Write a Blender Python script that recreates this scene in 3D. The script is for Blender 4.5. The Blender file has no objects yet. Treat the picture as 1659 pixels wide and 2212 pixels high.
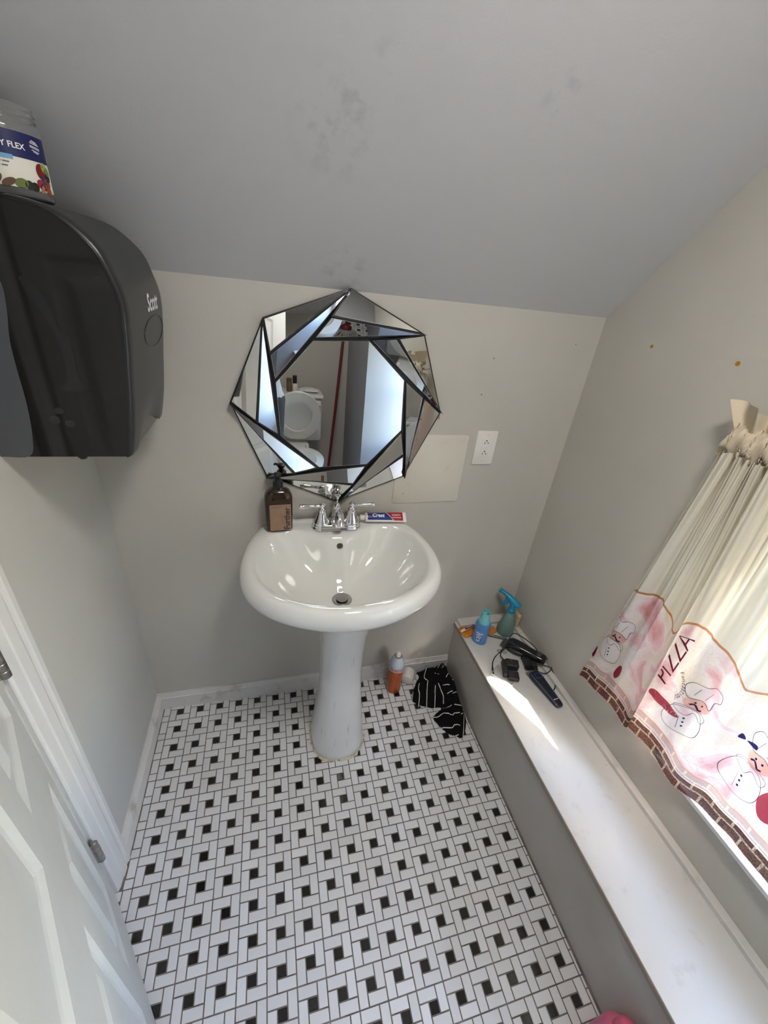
import bpy, math, random
from mathutils import Vector, Matrix, Euler
R = math.radians
PI = math.pi
random.seed(7)
SC = bpy.context.scene
COL = SC.collection

# ------------------------------------------------------------------ camera
cd = bpy.data.cameras.new('camera'); cam = bpy.data.objects.new('camera', cd); COL.objects.link(cam)
SC.camera = cam
CAMP = Vector((0.407657, -1.208752, 1.621340))
yaw, pit, rol = 0.3000504, -0.5066693, 0.1113961
fw = Vector((math.sin(yaw)*math.cos(pit), math.cos(yaw)*math.cos(pit), math.sin(pit)))
rt = Vector((math.cos(yaw), -math.sin(yaw), 0)); up = rt.cross(fw)
r2 = rt*math.cos(rol)+up*math.sin(rol); u2 = -rt*math.sin(rol)+up*math.cos(rol)
cam.matrix_world = Matrix(((r2.x,u2.x,-fw.x,CAMP.x),(r2.y,u2.y,-fw.y,CAMP.y),(r2.z,u2.z,-fw.z,CAMP.z),(0,0,0,1)))
cd.sensor_fit = 'VERTICAL'; cd.sensor_height = 36.0; cd.lens = 881.005/2212*36
cd.clip_start = 0.02; cd.clip_end = 200

# ------------------------------------------------------------------ world, sun, exposure
SC.view_settings.view_transform = 'Standard'; SC.view_settings.look = 'None'
SC.view_settings.gamma = 1.0; SC.view_settings.use_curve_mapping = False
SC.view_settings.exposure = 1.50
SUN = Vector((1.0, -2.3, 1.38)).normalized()
w = bpy.data.worlds.new('world'); SC.world = w; w.use_nodes = True
nt = w.node_tree; bg = nt.nodes['Background']
sky = nt.nodes.new('ShaderNodeTexSky'); sky.sky_type = 'NISHITA'; sky.sun_disc = False
sky.sun_elevation = math.asin(SUN.z); sky.sun_rotation = math.atan2(SUN.x, SUN.y)
sky.air_density = 1.0; sky.dust_density = .9; sky.ozone_density = 1.0
nt.links.new(sky.outputs[0], bg.inputs[0]); bg.inputs[1].default_value = 3.6
sd = bpy.data.lights.new('sun', 'SUN'); sd.energy = 9.0; sd.angle = R(0.6); sd.color = (1.0, .96, .9)
so = bpy.data.objects.new('sun', sd); COL.objects.link(so); so.location = SUN*6
so.rotation_euler = SUN.to_track_quat('Z', 'Y').to_euler()
# fill lamp added on the unseen flat ceiling to brighten the room
ld = bpy.data.lights.new('ceiling_fill_light', 'AREA'); ld.shape = 'DISK'; ld.size = .34; ld.energy = 4.8; ld.color = (1.0, .965, .92)
lo = bpy.data.objects.new('ceiling_fill_light', ld); COL.objects.link(lo); lo.location = (.78, -1.08, 2.335)
try:
    SC.cycles.use_denoising = True; SC.cycles.max_bounces = 14; SC.cycles.diffuse_bounces = 8
    SC.cycles.transparent_max_bounces = 16; SC.cycles.sample_clamp_indirect = 8.0
    SC.cycles.caustics_reflective = False; SC.cycles.caustics_refractive = False
except Exception:
    pass

# ------------------------------------------------------------------ material helpers
def srgb(r, g, b):
    f = lambda c: (c/255/12.92) if c/255 <= .04045 else ((c/255+.055)/1.055)**2.4
    return (f(r), f(g), f(b), 1)
def mat(name, col=(.8,.8,.8,1), rough=.5, metal=0, **k):
    m = bpy.data.materials.new(name); m.use_nodes = True
    b = m.node_tree.nodes['Principled BSDF']
    b.inputs['Base Color'].default_value = col if len(col) == 4 else (*col, 1)
    b.inputs['Roughness'].default_value = rough; b.inputs['Metallic'].default_value = metal
    for kk, v in k.items(): b.inputs[kk.replace('_', ' ')].default_value = v
    return m
def N(m, t, **k):
    n = m.node_tree.nodes.new('ShaderNode'+t)
    for a, v in k.items(): setattr(n, a, v)
    return n
def L(m, a, b): m.node_tree.links.new(a, b)
def bsdf(m): return m.node_tree.nodes['Principled BSDF']
def noisy(m, c2, scale=8, lo=.4, hi=.6, bump=0, bscale=200, coord='Object', detail=4, rough=None):
    """second colour in broad blotches, and fine relief"""
    tc = N(m, 'TexCoord'); b = bsdf(m)
    if c2 is not None:
        n = N(m, 'TexNoise'); n.inputs['Scale'].default_value = scale; n.inputs['Detail'].default_value = detail
        L(m, tc.outputs[coord], n.inputs['Vector'])
        r = N(m, 'ValToRGB'); r.color_ramp.elements[0].position = lo; r.color_ramp.elements[1].position = hi
        r.color_ramp.elements[0].color = b.inputs['Base Color'].default_value[:]; r.color_ramp.elements[1].color = c2
        L(m, n.outputs['Fac'], r.inputs['Fac']); L(m, r.outputs['Color'], b.inputs['Base Color'])
    if bump:
        n = N(m, 'TexNoise'); n.inputs['Scale'].default_value = bscale; n.inputs['Detail'].default_value = 3
        L(m, tc.outputs[coord], n.inputs['Vector'])
        bp = N(m, 'Bump'); bp.inputs['Strength'].default_value = bump; bp.inputs['Distance'].default_value = .001
        L(m, n.outputs['Fac'], bp.inputs['Height']); L(m, bp.outputs['Normal'], b.inputs['Normal'])
    return m

M = {}
M['wall'] = noisy(mat('wall_paint', srgb(192,188,179), .62), srgb(187,183,173), 3, .35, .7, .25, 300)
M['wall_left'] = noisy(mat('wall_paint_grey', srgb(189,188,184), .62), srgb(184,183,179), 3, .35, .7, .25, 300)
M['ceil'] = mat('ceiling_paint', srgb(201,200,201), .7)
M['trim'] = noisy(mat('trim_paint', srgb(212,211,210), .38), srgb(203,200,196), 14, .55, .85, .15, 120)
M['trim_dirty'] = noisy(mat('trim_paint_worn', srgb(212,210,208), .4), srgb(176,170,158), 22, .55, .78, .25, 150, detail=8)
M['ledge_top'] = noisy(mat('ledge_top_paint', srgb(208,205,199), .33), srgb(196,190,180), 30, .6, .8, .12, 200, detail=8)
M['ledge_front'] = noisy(mat('ledge_front_paint', srgb(182,177,170), .5), srgb(174,168,160), 6, .4, .7, .15, 200)  # front toned darker than the top board
M['porcelain'] = mat('porcelain', srgb(228,228,223), .06, 0, Coat_Weight=.5, Coat_Roughness=.03)
M['chrome'] = mat('chrome', (.82,.82,.84,1), .05, 1)
M['steel'] = noisy(mat('brushed_steel', (.42,.40,.38,1), .34, 1), (.34,.32,.30,1), 60)
M['mirror'] = mat('mirror_glass', (.76,.77,.76,1), .0, 1)
M['black'] = mat('black_plastic', (.012,.012,.014,1), .3)
M['black_frame'] = mat('black_frame_enamel', (.008,.008,.009,1), .35)
M['black_soft'] = mat('black_matt_plastic', (.018,.018,.02,1), .5)
M['white_plastic'] = mat('white_plastic', srgb(222,219,211), .35)
M['ivory'] = mat('ivory_plate', srgb(205,200,186), .45)
M['dark_slot'] = mat('dark_slot', (.03,.03,.03,1), .6)
M['red_plastic'] = mat('red_plastic', srgb(104,18,32), .35)
M['caulk'] = noisy(mat('yellowed_caulk', srgb(205,192,165), .7), srgb(120,105,80), 60, .5, .7, .5, 200)
M['white_print'] = mat('white_print', srgb(235,235,235), .5)
M['black_print'] = mat('black_print', (.02,.02,.02,1), .5)

# ceiling scuffs in the paint, plus the mirror's shade painted on the slope
def scuff(m, spots, dark):
    tc = N(m, 'TexCoord'); b = bsdf(m); prev = None
    base = b.inputs['Base Color'].default_value[:]
    n = N(m, 'TexNoise'); n.inputs['Scale'].default_value = 34; n.inputs['Detail'].default_value = 9
    L(m, tc.outputs['Object'], n.inputs['Vector'])
    rr = N(m, 'ValToRGB'); rr.color_ramp.elements[0].position = .50; rr.color_ramp.elements[1].position = .72
    L(m, n.outputs['Fac'], rr.inputs['Fac'])
    tot = None
    for (p, rad) in spots:
        d = N(m, 'VectorMath', operation='DISTANCE'); d.inputs[1].default_value = p
        L(m, tc.outputs['Object'], d.inputs[0])
        mr = N(m, 'MapRange'); mr.inputs['From Min'].default_value = 0; mr.inputs['From Max'].default_value = rad
        mr.inputs['To Min'].default_value = 1; mr.inputs['To Max'].default_value = 0
        L(m, d.outputs['Value'], mr.inputs['Value'])
        if tot is None: tot = mr.outputs[0]
        else:
            mx = N(m, 'Math', operation='MAXIMUM'); L(m, tot, mx.inputs[0]); L(m, mr.outputs[0], mx.inputs[1]); tot = mx.outputs[0]
    mu = N(m, 'Math', operation='MULTIPLY'); L(m, tot, mu.inputs[0]); L(m, rr.outputs['Color'], mu.inputs[1])
    mix = N(m, 'MixRGB'); mix.inputs[1].default_value = base; mix.inputs[2].default_value = dark
    L(m, mu.outputs[0], mix.inputs[0]); L(m, mix.outputs[0], b.inputs['Base Color'])

# ------------------------------------------------------------------ mesh helpers
class MB:
    def __init__(s): s.v = []; s.f = []; s.mi = []; s.m = 0
    def add(s, vs, fs, T=None):
        o = len(s.v)
        for p in vs:
            p = Vector(p); s.v.append(tuple(T @ p) if T is not None else tuple(p))
        for f in fs: s.f.append([i+o for i in f]); s.mi.append(s.m)
        return s
    def box(s, lo, hi, T=None):
        (a,b,c),(d,e,f) = lo, hi
        return s.add([(a,b,c),(d,b,c),(d,e,c),(a,e,c),(a,b,f),(d,b,f),(d,e,f),(a,e,f)],
                     [(0,3,2,1),(4,5,6,7),(0,1,5,4),(1,2,6,5),(2,3,7,6),(3,0,4,7)], T)
    def loft(s, rings, cap=(True, True), closed=True, T=None):
        n = len(rings[0]); vs = [p for r in rings for p in r]; fs = []
        for i in range(len(rings)-1):
            for j in range(n if closed else n-1):
                k = (j+1) % n; fs.append((i*n+j, i*n+k, (i+1)*n+k, (i+1)*n+j))
        if cap[0]: fs.append(tuple(reversed(range(n))))
        if cap[1]: fs.append(tuple(range((len(rings)-1)*n, len(rings)*n)))
        return s.add(vs, fs, T)
    def lathe(s, prof, n=32, T=None, cap=(True, True), sx=1, sy=1, pw=2.0):
        def pt(a):
            c, q = math.cos(a), math.sin(a)
            return (math.copysign(abs(c)**(2/pw), c), math.copysign(abs(q)**(2/pw), q))
        rings = [[(r*sx*pt(2*PI*j/n)[0], r*sy*pt(2*PI*j/n)[1], z) for j in range(n)] for (r, z) in prof]
        return s.loft(rings, cap, True, T)
    def tube(s, pts, rad, n=10, cap=(True, True), T=None, flat=1.0):
        pts = [Vector(p) for p in pts]; rings = []
        if not isinstance(rad, (list, tuple)): rad = [rad]*len(pts)
        t0 = (pts[1]-pts[0]).normalized(); ref = Vector((0,0,1)) if abs(t0.z) < .9 else Vector((1,0,0))
        a = t0.cross(ref).normalized()
        for i, p in enumerate(pts):
            t = (pts[min(i+1, len(pts)-1)]-pts[max(i-1, 0)]).normalized()
            a = (a - t*a.dot(t)).normalized(); b = t.cross(a)
            rings.append([tuple(p+(a*math.cos(2*PI*j/n)+b*math.sin(2*PI*j/n)*flat)*rad[i]) for j in range(n)])
        return s.loft(rings, cap, True, T)
    def prism(s, poly, z0, z1, T=None):
        n = len(poly)
        vs = [(x, y, z0) for x, y in poly]+[(x, y, z1) for x, y in poly]
        fs = [tuple(reversed(range(n))), tuple(range(n, 2*n))]+[(i, (i+1) % n, n+(i+1) % n, n+i) for i in range(n)]
        return s.add(vs, fs, T)
    def ball(s, c, r, n=16, m=10, T=None, sc=(1,1,1)):
        rings = []
        for i in range(m+1):
            a = -PI/2+PI*i/m; rr = max(math.cos(a), .001)
            rings.append([(c[0]+r*sc[0]*rr*math.cos(2*PI*j/n), c[1]+r*sc[1]*rr*math.sin(2*PI*j/n), c[2]+r*sc[2]*math.sin(a)) for j in range(n)])
        return s.loft(rings, (True, True), True, T)
    def build(s, name, m, parent=None, smooth=35, bevel=0, seg=2, sub=0, props=None, fix=True):
        me = bpy.data.meshes.new(name); me.from_pydata(s.v, [], s.f); me.update()
        ms = m if isinstance(m, (list, tuple)) else [m]
        for x in ms: me.materials.append(x)
        if len(ms) > 1:
            for p, i in zip(me.polygons, s.mi): p.material_index = i
        if fix:
            import bmesh
            bm = bmesh.new(); bm.from_mesh(me); bmesh.ops.recalc_face_normals(bm, faces=bm.faces); bm.to_mesh(me); bm.free()
        if smooth:
            me.shade_smooth()
            try: me.set_sharp_from_angle(angle=R(smooth))
            except Exception: pass
        o = bpy.data.objects.new(name, me); COL.objects.link(o)
        if parent: o.parent = parent
        if bevel:
            b = o.modifiers.new('bevel', 'BEVEL'); b.width = bevel; b.segments = seg; b.limit_method = 'ANGLE'; b.angle_limit = R(40)
            b.harden_normals = False
        if sub:
            b = o.modifiers.new('sub', 'SUBSURF'); b.levels = sub; b.render_levels = sub
        if props:
            for k, v in props.items(): o[k] = v
        return o
def thing(name, label, cat, loc=(0,0,0), rot=(0,0,0), group=None, kind=None):
    o = bpy.data.objects.new(name, None); COL.objects.link(o); o.empty_display_size = .05
    o.location = loc; o.rotation_euler = rot; o['label'] = label; o['category'] = cat
    if group: o['group'] = group
    if kind: o['kind'] = kind
    return o
def world_parent(o, p):          # child given in world coordinates under an unrotated parent
    o.parent = p; o.location = -Vector(p.location); return o
def struct(mb, name, m, label, cat, **k):
    o = mb.build(name, m, None, **k); o['kind'] = 'structure'; o['label'] = label; o['category'] = cat; return o
def catmull(P, n=8, closed=False):
    P = [Vector(p) for p in P]; out = []; N_ = len(P)
    for i in range(N_ if closed else N_-1):
        g = lambda k: P[k % N_] if closed else P[min(max(k, 0), N_-1)]
        a, b, c, d = g(i-1), g(i), g(i+1), g(i+2)
        for j in range(n):
            t = j/n
            out.append(.5*((2*b)+(-a+c)*t+(2*a-5*b+4*c-d)*t*t+(-a+3*b-3*c+d)*t**3))
    if not closed: out.append(P[-1])
    return out
def text_mesh(body, size, font=None, spacing=1.0, shear=0, bold=0):
    cu = bpy.data.curves.new('t', 'FONT'); cu.body = body; cu.size = size; cu.align_x = 'CENTER'; cu.align_y = 'CENTER'
    cu.space_character = spacing; cu.shear = shear; cu.offset = bold; cu.resolution_u = 3
    o = bpy.data.objects.new('t', cu); COL.objects.link(o)
    dg = bpy.context.evaluated_depsgraph_get(); me = bpy.data.meshes.new_from_object(o.evaluated_get(dg))
    vs = [(v.co.x, v.co.y) for v in me.vertices]; fs = [tuple(p.vertices) for p in me.polygons]
    bpy.data.objects.remove(o); bpy.data.curves.remove(cu); bpy.data.meshes.remove(me)
    return vs, fs
def ribbon(pts, wd):             # 2D polyline as strip
    P = [Vector((p[0], p[1])) for p in pts]; vs = []; fs = []
    for i, p in enumerate(P):
        t = (P[min(i+1, len(P)-1)]-P[max(i-1, 0)]); t = t.normalized() if t.length > 1e-9 else Vector((1, 0))
        nrm = Vector((-t.y, t.x))*wd/2
        vs += [tuple(p+nrm), tuple(p-nrm)]
    for i in range(len(P)-1): fs.append((2*i, 2*i+1, 2*i+3, 2*i+2))
    return vs, fs
def disc2(cx, cy, rx, ry, n=20, a0=0):
    return [(cx+rx*math.cos(2*PI*i/n)*math.cos(a0)-ry*math.sin(2*PI*i/n)*math.sin(a0), cy+rx*math.cos(2*PI*i/n)*math.sin(a0)+ry*math.sin(2*PI*i/n)*math.cos(a0)) for i in range(n)], [tuple(range(n))]
def TR(x=0, y=0, z=0, rx=0, ry=0, rz=0): return Matrix.Translation((x, y, z)) @ Euler((rx, ry, rz)).to_matrix().to_4x4()

# ================================================================== ROOM SHELL
XL, XR, YB, YR = -.082, 1.47, .034, -2.42      # left wall, right wall, back wall (behind the sink), rear wall
ZK, ZC = 1.597, 2.42                           # height where the slope starts, flat ceiling
YS = YB-(ZC-ZK)                                # where the slope meets the flat ceiling
# doorway in left wall, window in right wall
DY0, DY1, DZ = -1.225, -.585, 2.04
WY0, WY1, WZ0, WZ1 = -1.60, -.765, .515, 1.40
WT = .13
b = MB()
b.box((XL-WT, YB, -.02), (XR+WT, YB+.12, ZK+.2)); wb = struct(b, 'wall_back', M['wall'], 'beige painted knee wall behind the sink and mirror', 'wall')
def wall_hole(b, x0, x1, y0, y1, h0, h1, z0, z1, Z0, Z1top):
    # wall slab in yz plane with rectangular hole (h0..h1, z0..z1); top cut by slope
    def zt(y): return Z1top
    if z0 > Z0: b.box((x0, y0, Z0), (x1, y1, z0))
    b.box((x0, y0, z0), (x1, h0, z1)); b.box((x0, h1, z0), (x1, y1, z1)); b.box((x0, y0, z1), (x1, y1, Z1top))
b = MB(); wall_hole(b, XL-WT, XL, YR, YB, DY0, DY1, -.02, DZ, -.02, ZC+.1)
struct(b, 'wall_left', M['wall_left'], 'plain grey-beige wall left of the sink with the doorway', 'wall', smooth=0)
b = MB(); wall_hole(b, XR, XR+WT, YR, YB, WY0, WY1, WZ0, WZ1, -.02, ZC+.1)
wr = struct(b, 'wall_right', M['wall'], 'beige wall above the boxed ledge with the window', 'wall', smooth=0)
b = MB().box((XL-WT, YR-.12, -.02), (XR+WT, YR, ZC+.1)); struct(b, 'wall_rear', M['wall'], 'beige wall behind the toilet, seen only in the mirror', 'wall')
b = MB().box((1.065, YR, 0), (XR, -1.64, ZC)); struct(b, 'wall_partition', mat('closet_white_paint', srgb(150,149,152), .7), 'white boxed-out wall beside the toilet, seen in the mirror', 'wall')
# ceiling: slope + flat
b = MB()
prof = [(YB+.02, ZK-.02), (YS, ZC), (YR-.1, ZC), (YR-.1, ZC+.12), (YS-.05, ZC+.12), (YB+.14, ZK+.0)]
b.loft([[(XL-WT, y, z) for y, z in prof], [(XR+WT, y, z) for y, z in prof]])
scuff(M['ceil'], [((.575, -.275, 1.905), .09), ((.545, -.225, 1.855), .10), ((.935, -.31, 1.94), .05), ((.60,-.01,1.64), .09)], srgb(170,169,172))  # last spot is shade painted just above the mirror
noisy(M['ceil'], None, bump=.2, bscale=260)
struct(b, 'ceiling', M['ceil'], 'pale grey sloped ceiling with faint scuff marks', 'ceiling', smooth=0)
# holes and nicks in the paint
def hole(wall, pts, r, axis, name='screw_hole'):
    mr = mat('hole_rim', srgb(176,132,30), .7); md = mat('hole_dark', srgb(60,40,15), .9)
    for (x, y, z, rr) in pts:
        b = MB(); T = TR(x, y, z, 0, -PI/2, 0) if axis == 'x' else TR(x, y, z, PI/2, 0, 0)
        b.lathe([(rr, 0), (rr, .0006), (rr*.55, .0007), (rr*.5, .0003)], 14, T)
        o = b.build(name, mr if rr > .003 else md, wall)
hole(wr, [(XR, -.182, 1.541, .005), (XR, -.438, 1.540, .0058)], .005, 'x')
hole(wb, [(1.10, YB, 1.45, .0018), (1.083, YB, 1.335, .0018), (1.386, YB, 1.51, .0014)], .002, 'y', 'nail_hole')

# ------------------------------------------------------------------ floor of pinwheel tiles
CELL = .0762; U = CELL/3; G = .0030
FX0, FX1, FY0, FY1 = -.0652, 1.19, YR, YB
mg = noisy(mat('grout', srgb(122,113,106), .85), srgb(92,84,78), 25, .4, .65, .3, 400)
b = MB().box((XL-WT, YR, -.03), (XR, YB, -.0012)).box((-1.35, YR, -.03), (XL-WT, .3, -.0012))
floor = struct(b, 'floor', mg, 'white and black pinwheel mosaic tile floor with grey grout', 'floor', smooth=0)
def tile_mat(name, c1, c2, rough):
    m = mat(name, c1, rough); bs = bsdf(m)
    oi = N(m, 'ObjectInfo'); ge = N(m, 'NewGeometry'); ad = N(m, 'Math', operation='ADD'); fr = N(m, 'Math', operation='FRACT')
    L(m, oi.outputs['Random'], ad.inputs[0]); L(m, ge.outputs['Random Per Island'], ad.inputs[1]); L(m, ad.outputs[0], fr.inputs[0])
    r = N(m, 'ValToRGB'); r.color_ramp.elements[0].color = c1; r.color_ramp.elements[1].color = c2
    L(m, fr.outputs[0], r.inputs['Fac'])
    tc = N(m, 'NewGeometry'); n = N(m, 'TexNoise'); n.inputs['Scale'].default_value = 9; n.inputs['Detail'].default_value = 8
    L(m, tc.outputs['Position'], n.inputs['Vector'])
    r2_ = N(m, 'ValToRGB'); r2_.color_ramp.elements[0].position = .58; r2_.color_ramp.elements[1].position = .85
    r2_.color_ramp.elements[0].color = (0,0,0,1); r2_.color_ramp.elements[1].color = (.55,.55,.55,1)
    L(m, n.outputs['Fac'], r2_.inputs['Fac'])
    mx = N(m, 'MixRGB'); L(m, r2_.outputs['Color'], mx.inputs[0]); L(m, r.outputs['Color'], mx.inputs[1])
    mx.inputs[2].default_value = tuple(x*.72 for x in c1[:3])+(1,)
    L(m, mx.outputs[0], bs.inputs['Base Color'])
    n2 = N(m, 'TexNoise'); n2.inputs['Scale'].default_value = 60
    L(m, tc.outputs['Position'], n2.inputs['Vector']); bp = N(m, 'Bump'); bp.inputs['Strength'].default_value = .08; bp.inputs['Distance'].default_value = .002
    L(m, n2.outputs['Fac'], bp.inputs['Height']); L(m, bp.outputs['Normal'], bs.inputs['Normal'])
    return m
M['tile_w'] = tile_mat('white_tile_glaze', srgb(221,221,222), srgb(210,209,209), .28)
M['tile_b'] = tile_mat('black_tile_glaze', (.010,.009,.009,1), (.016,.014,.014,1), .14)
def tile_geo(b, x0, y0, x1, y1, dz=0):
    h = .0007; e = .0009
    b.add([(x0,y0,-.001),(x1,y0,-.001),(x1,y1,-.001),(x0,y1,-.001),(x0,y0,-h+dz),(x1,y0,-h+dz),(x1,y1,-h+dz),(x0,y1,-h+dz),
           (x0+e,y0+e,dz),(x1-e,y0+e,dz),(x1-e,y1-e,dz),(x0+e,y1-e,dz)],
          [(0,1,5,4),(1,2,6,5),(2,3,7,6),(3,0,4,7),(4,5,9,8),(5,6,10,9),(6,7,11,10),(7,4,8,11),(8,9,10,11)])
tiles = []
def cell_y(j): return -j*CELL
def cellrects(i, j):
    cx, cy = i*CELL, -j*CELL; g = G/2; q = U/2
    return [('b', cx-q, cy-q, cx+q, cy+q),
            ('w', cx-3*q, cy+q, cx+q, cy+3*q), ('w', cx+q, cy-q, cx+3*q, cy+3*q),
            ('w', cx-q, cy-3*q, cx+3*q, cy-q), ('w', cx-3*q, cy-3*q, cx-q, cy+q)]
for i in range(-2, 17):
    for j in range(-1, 33):
        for k, x0, y0, x1, y1 in cellrects(i, j):
            lim = (FX0 if cell_y(j) > -.575 else -.20, FY0, FX1, FY1)
            X0, Y0, X1, Y1 = max(x0, lim[0]), max(y0, lim[1]), min(x1, lim[2]), min(y1, lim[3])
            if X1-X0 < .004 or Y1-Y0 < .004: continue
            full = abs((X1-X0)-(x1-x0)) < 1e-6 and abs((Y1-Y0)-(y1-y0)) < 1e-6
            tiles.append((k, X0+G/2, Y0+G/2, X1-G/2, Y1-G/2, full))
def view_size(t):
    c = Vector(((t[1]+t[3])/2, (t[2]+t[4])/2, 0)); d = c-CAMP; z = d.dot(fw)
    if z < .1: return -1
    x = 829.5+881*d.dot(r2)/z; y = 1106-881*d.dot(u2)/z
    if x < 250 or x > 1330 or y > 2215 or y < 1400: return -1
    # under the pedestal or clothes or behind the door: not seen
    if (c.x-.615)**2+(c.y+.2)**2 < .1**2: return -1
    if c.x < -.07+(c.y+.5923)*(-.577): return -1
    return (t[3]-t[1])*(t[4]-t[2])*abs(d.z)/z**3
proto = {}
for key, wdt, hgt in (('b', U-G, U-G), ('wh', 2*U-G, U-G), ('wv', U-G, 2*U-G)):
    q = MB(); tile_geo(q, -wdt/2, -hgt/2, wdt/2, hgt/2)
    o = q.build('tile_proto', M['tile_b'] if key == 'b' else M['tile_w'], None, smooth=0); proto[key] = o.data; bpy.data.objects.remove(o)
rest = {'w': MB(), 'b': MB()}
for k in 'wb':
    L_ = sorted([t for t in tiles if t[0] == k], key=view_size, reverse=True); n = 0
    for t in L_:
        if n < (300 if k == 'w' else 290) and t[5] and view_size(t) > 0:
            key = 'b' if k == 'b' else ('wh' if (t[3]-t[1]) > (t[4]-t[2]) else 'wv')
            o = bpy.data.objects.new('white_tile' if k == 'w' else 'black_tile', proto[key]); COL.objects.link(o)
            o.location = ((t[1]+t[3])/2, (t[2]+t[4])/2, random.uniform(-.00015, .00015)); o.parent = floor; n += 1
        else: tile_geo(rest[k], *t[1:5], dz=random.uniform(-.00015, .00015))
o = rest['w'].build('white_tile_field', M['tile_w'], floor, smooth=0, fix=False); o['kind'] = 'stuff'
o = rest['b'].build('black_tile_field', M['tile_b'], floor, smooth=0, fix=False); o['kind'] = 'stuff'
# hall floor boards beyond the doorway and the hall itself (only light comes from it)
b = MB().box((-1.35, YR, -.02), (-1.25, .3, 2.45)); struct(b, 'wall_hall', M['wall_left'], 'hall wall beyond the open door, not in view', 'wall')
b = MB().box((-1.35, .2, -.02), (XL-WT, .3, 2.45)).box((-1.35, YR-.1, -.02), (XL-WT, YR, 2.45)).box((-1.35, YR-.1, 2.42), (XL-WT, .3, 2.5))
struct(b, 'wall_hall_ends', M['wall_left'], 'end walls and ceiling of the hall outside the door', 'wall', smooth=0)
# ------------------------------------------------------------------ baseboards
def base_profile(t, h):   # (out, z)
    return [(0, 0), (t, 0), (t, h*.76), (t*.70, h*.79), (t*.72, h*.85), (t*.50, h*.94), (t*.45, h), (0, h)]
b = MB(); b.loft([[(x, YB-o_, z) for o_, z in base_profile(.013, .085)] for x in (XL, 1.195)]); struct(b, 'baseboard_back', M['trim_dirty'], 'white scuffed baseboard along the back wall', 'baseboard', smooth=12)
b = MB(); b.loft([[(XL+o_, y, z) for o_, z in base_profile(.0165, .080)] for y in (YB-.0, -.49)]); struct(b, 'baseboard_left', M['trim_dirty'], 'white baseboard along the left wall up to the door casing', 'baseboard', smooth=12)

# ------------------------------------------------------------------ door casing, jamb
b = MB()
def casing_ring(y_out, y_in, x0=XL):   # profile across the casing (y, x)
    w_ = y_in-y_out; return [(y_out, x0), (y_out, x0+.015), (y_out+w_*.04, x0+.018), (y_out+w_*.17, x0+.018), (y_out+w_*.20, x0+.0145), (y_out+w_*.27, x0+.0135), (y_out+w_*.36, x0+.0165), (y_out+w_*.60, x0+.0150), (y_out+w_*.64, x0+.0125), (y_out+w_*.90, x0+.0110), (y_out+w_*.95, x0+.0085), (y_in, x0+.008), (y_in, x0)]
for (yo, yi) in ((-.484, -.572), (DY1-.64-.088, DY1-.64)):
    b.loft([[(x, y, z) for y, x in casing_ring(yo, yi)] for z in (0, DZ+.085)])
tr = struct(b, 'trim_1', M['trim'], 'white moulded door casing on the left wall', 'trim', smooth=12)
b = MB().box((XL, DY0, DZ-.01), (XL+.014, DY1+.013, DZ+.07)); o = b.build('head_casing', M['trim'], tr)
b = MB().box((XL-WT, DY1-.012, 0), (XL+.001, DY1+.003, DZ)).box((XL-WT, DY0-.003, 0), (XL+.001, DY0+.012, DZ)).box((XL-WT, DY0, DZ-.015), (XL, DY1, DZ))
b.box((XL-.055, DY1-.024, 0), (XL-.035, DY1-.01, DZ)); b.build('jamb', M['trim'], tr, smooth=0)
# ------------------------------------------------------------------ door, swung into the room
DH = Vector((-.0703, -.5923)); DU = Vector((.49879, -.86672)); DW = .72; DTK = .035
ang = math.atan2(DU.y, DU.x)
door = thing('door_1', 'white six-panel door opened into the room', 'door', (DH.x, DH.y, .008), (0, 0, ang), kind='structure')
md = noisy(mat('door_paint', srgb(205,205,203), .42), srgb(196,196,195), 5, .4, .7, .3, 90)  # one paint all over, with faint random blotches
bs = bsdf(md)
# local x along the door, the visible face is at local y=0 (towards +y local), slab behind
b = MB(); SS = [(.055, .255), (.335, .615)]; ZZ = [(.22, .70), (.905, 1.60), (1.70, 1.90)]
xs = sorted({0, DW, *[a for s_ in SS for a in s_]}); zs = sorted({0, 2.015, *[a for s_ in ZZ for a in s_]})
def face_grid(b, yy, sgn):
    for i in range(len(xs)-1):
        for j in range(len(zs)-1):
            x0, x1, z0, z1 = xs[i], xs[i+1], zs[j], zs[j+1]
            if (x0, x1) in SS and (z0, z1) in ZZ:
                lv = [(0, 0), (.010, -.006), (.016, -.008), (.040, -.0085), (.060, -.0015)]
                for k in range(len(lv)-1):
                    a, d = lv[k]; a2, d2 = lv[k+1]
                    r0 = [(x0+a, yy+sgn*d, z0+a), (x1-a, yy+sgn*d, z0+a), (x1-a, yy+sgn*d, z1-a), (x0+a, yy+sgn*d, z1-a)]
                    r1 = [(x0+a2, yy+sgn*d2, z0+a2), (x1-a2, yy+sgn*d2, z0+a2), (x1-a2, yy+sgn*d2, z1-a2), (x0+a2, yy+sgn*d2, z1-a2)]
                    b.add(r0+r1, [(q_, (q_+1) % 4, 4+(q_+1) % 4, 4+q_) for q_ in range(4)])
                b.add(r1, [(0, 1, 2, 3)])
            else: b.add([(x0, yy, z0), (x1, yy, z0), (x1, yy, z1), (x0, yy, z1)], [(0, 1, 2, 3)])
face_grid(b, 0, 1); face_grid(b, -DTK, -1)
b.add([(0,0,0),(0,-DTK,0),(0,-DTK,2.015),(0,0,2.015),(DW,0,0),(DW,-DTK,0),(DW,-DTK,2.015),(DW,0,2.015)], [(0,1,2,3),(4,7,6,5),(0,4,5,1),(3,2,6,7)])
b.build('door_slab', md, door, smooth=0, fix=False)
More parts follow.
